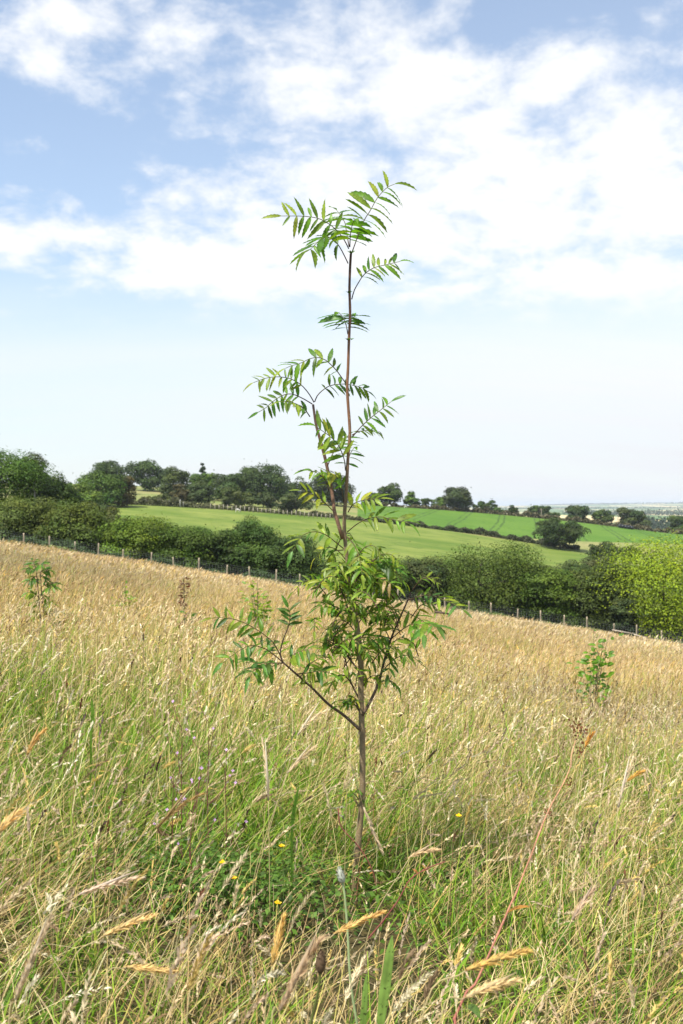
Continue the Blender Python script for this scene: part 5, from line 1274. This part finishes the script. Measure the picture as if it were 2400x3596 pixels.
# broad strap leaves
for (pl_, D, wd, c, lab) in (
        ([(1325, 3680), (1345, 3530), (1362, 3400), (1378, 3285)], 1.62, 0.020, (0.27, 0.40, 0.11), 'wide pale green ribbed leaf standing up at the bottom right of centre'),
        ([(1270, 3700), (1278, 3560), (1288, 3420)], 1.7, 0.013, (0.24, 0.37, 0.10), 'narrower green ribbed leaf left of the wide pale green leaf'),
        ([(1025, 2925), (1032, 2850), (1050, 2760)], 3.0, 0.012, (0.10, 0.20, 0.03), 'dark green ribbed leaf standing in the grass left of the rowan trunk'),
        ([(320, 2580), (326, 2520), (322, 2445)], 3.6, 0.013, (0.15, 0.27, 0.04), 'green ribbed leaf standing up in the grass at the left')):
    p = spline([P(x, y, D) for x, y in pl_], 12); g0 = float(ground_z(p[0][0], D)); root = thing('strap_leaf', lab, 'leaf', (p[0][0], D, g0))
    if p[0][2] > g0: p = np.vstack([[p[0][0], D, g0], p])
    n = len(p); t = np.linspace(0, 1, n); w_ = wd / 2 * np.interp(t, [0, 0.5, 0.85, 1], [0.5, 1, 0.75, 0.1]); ofs = np.array([-1, -0.5, 0, 0.5, 1]); dz_ = np.array([0.0, 0.12, 0, 0.12, 0.0])
    v = p[:, None] + ofs[None, :, None] * w_[:, None, None] * np.array([0.95, 0.3, 0]) + (dz_[None] * w_[:, None])[..., None] * np.array([0, -1, 0]); i = np.arange(n - 1)[:, None] * 5; j = np.arange(4)[None]
    mb = MB(); cc = np.broadcast_to(np.array(c) * np.array([1, 1.12, 0.9, 1.12, 1])[None, :, None], (n, 5, 3)).reshape(-1, 3)
    mb.put(v.reshape(-1, 3), np.stack([i + j, i + j + 1, i + j + 6, i + j + 5], -1).reshape(-1, 4), None, cc); add('blade', mb.mesh('blade', M_LEAF, True), root)
# red creeping stems
for (pl_, D, lab) in (
        ([(1188, 2840), (1200, 2905), (1262, 2975), (1310, 3060), (1325, 3150), (1332, 3200)], 3.2, 'thin red stem looping down beside the rowan trunk'),
        ([(1290, 3300), (1345, 3235), (1400, 3160), (1440, 3090), (1500, 3050), (1565, 3025)], 2.7, 'reddish brown creeping stem with dry leaves right of the rowan foot')):
    p = spline([P(x, y, D) for x, y in pl_], 24); root = thing('red_stem', lab, 'stem', (p[-1][0], D, float(ground_z(p[-1][0], D)))); mb = MB(); tube(mb, p, np.linspace(0.0022, 0.0014, 24), 6, (0.22, 0.065, 0.055)); add('stem', mb.mesh('stem', M_PLAIN, True), root)
    for k in range(9):
        a = p[8 + k + (k * 5) % 7]; g = leaflet_geo(6, 0.2, 0.4, 0.3, 0.1, 0.3, random.choice([(0.34, 0.14, 0.04), (0.30, 0.2, 0.05), (0.1, 0.14, 0.03)])); mb = MB()
        mb.put((g[0] * random.uniform(0.012, 0.024)) @ frame(np.array([random.uniform(-1, 1), random.uniform(-1, 1), random.uniform(-0.2, 0.8)]), np.array([0, -0.4, 1])).T + a, g[1], None, g[2]); add('leaf', mb.mesh('leaf', M_LEAF), root)

# willowherb with small lilac flowers, left of the sapling
for k, (px, row, D, h, lab) in enumerate(((640, 2560, 3.3, 0.52, 'red stemmed willowherb with lilac flowers, leftmost of the group'), (735, 2540, 3.4, 0.5, 'red stemmed willowherb, tallest of the group left of the sapling'),
                                          (790, 2700, 3.2, 0.42, 'red stemmed willowherb nearest the tall pale seed head'), (690, 2760, 3.0, 0.36, 'short willowherb in front of the group left of the sapling'), (610, 2720, 3.1, 0.4, 'willowherb with pale lilac flowers above the dark clover'))):
    q = random.Random(40 + k); b = on_ground(px, D); t = P(px, row, D); root = thing('willowherb', lab, 'flower', b, 'willowherb plants'); mb = MB(); fl = []
    main = spline([b, b * 0.5 + t * 0.5 + np.array([q.uniform(-.02, .02), 0, 0]), t], 10); tube(mb, main, np.linspace(0.0022, 0.0010, 10), 5, (0.15, 0.06, 0.045))
    for j in range(9):
        s0 = main[q.randrange(3, 10)]; d = np.array([q.uniform(-1, 1), q.uniform(-0.6, 0.6), q.uniform(0.9, 1.8)]); e = s0 + nrm(d) * q.uniform(0.05, 0.13)
        tube(mb, spline([s0, (s0 + e) / 2 + np.array([d[0] * 0.008, 0, -0.006]), e], 5), [0.0011, 0.0009], 4, (0.17, 0.06, 0.055)); fl.append(e)
    add('stem', mb.mesh('stem', M_PLAIN), root)
    for e in fl:
        if q.random() < 0.55:
            mb = MB(); nd = nrm(np.array([q.uniform(-0.6, 0.6), -0.8, q.uniform(0.1, 0.8)]))
            for m_ in range(4):
                a = m_ * PI / 2; u1 = nrm(np.cross(nd, [0.1, 0.2, 1])); u2 = np.cross(nd, u1); g = leaflet_geo(4, 0.38, 0.2, 0.1, 0, 0, (0.58, 0.36, 0.66))
                mb.put((g[0] * 0.0062) @ frame(math.cos(a) * u1 + math.sin(a) * u2 + nd * 0.3, nd).T + e, g[1], None, g[2])
            add('flower', mb.mesh('flower', M_LEAF), root)
        else:
            mb = MB()
            for m_ in range(10):
                d = np.array([q.gauss(0, 1), q.gauss(0, 1), q.gauss(0.4, 1)]); tube(mb, [e, e + nrm(d) * q.uniform(0.006, 0.014)], [0.0006, 0.0003], 3, (0.55, 0.5, 0.42), cap=False)
            add('seed_fluff', mb.mesh('seed_fluff', M_STRAW), root)
# yellow trefoil flowers
for k, (px, row, D, lab) in enumerate(((780, 3030, 2.75, 'yellow trefoil flower, brightest one in the dark clover'), (822, 3084, 2.65, 'yellow trefoil flower just below the brightest one'), (992, 2972, 2.85, 'small yellow trefoil flower highest of those left of the trunk'),
                                        (978, 3172, 2.45, 'yellow trefoil flower closest to the rowan foot'), (1612, 2866, 3.2, 'single small yellow flower in the grass right of the trunk'))):
    q = random.Random(60 + k); c_ = P(px, row, D); b = on_ground(px, D); root = thing('trefoil_flower', lab, 'flower', b, 'yellow trefoil flowers'); mb = MB()
    tube(mb, spline([b, b * 0.4 + c_ * 0.6 + np.array([0.004, 0, 0]), c_], 8), [0.0011, 0.0008], 4, (0.09, 0.15, 0.03)); add('stem', mb.mesh('stem', M_PLAIN), root)
    for m_ in range(4):
        a = m_ * 1.57 + q.uniform(-0.3, 0.3); g = leaflet_geo(6, 0.36, 0.5, 0.2, 0, 0, (0.80, 0.52, 0.01)); mb = MB()
        d = np.array([math.cos(a), math.sin(a) * 0.7 - 0.3, 0.5]); mb.put((g[0] * q.uniform(0.009, 0.012)) @ frame(d, np.array([0, -0.8, 0.8])).T + c_, g[1], None, g[2]); add('petal', mb.mesh('petal', M_LEAF, True), root)
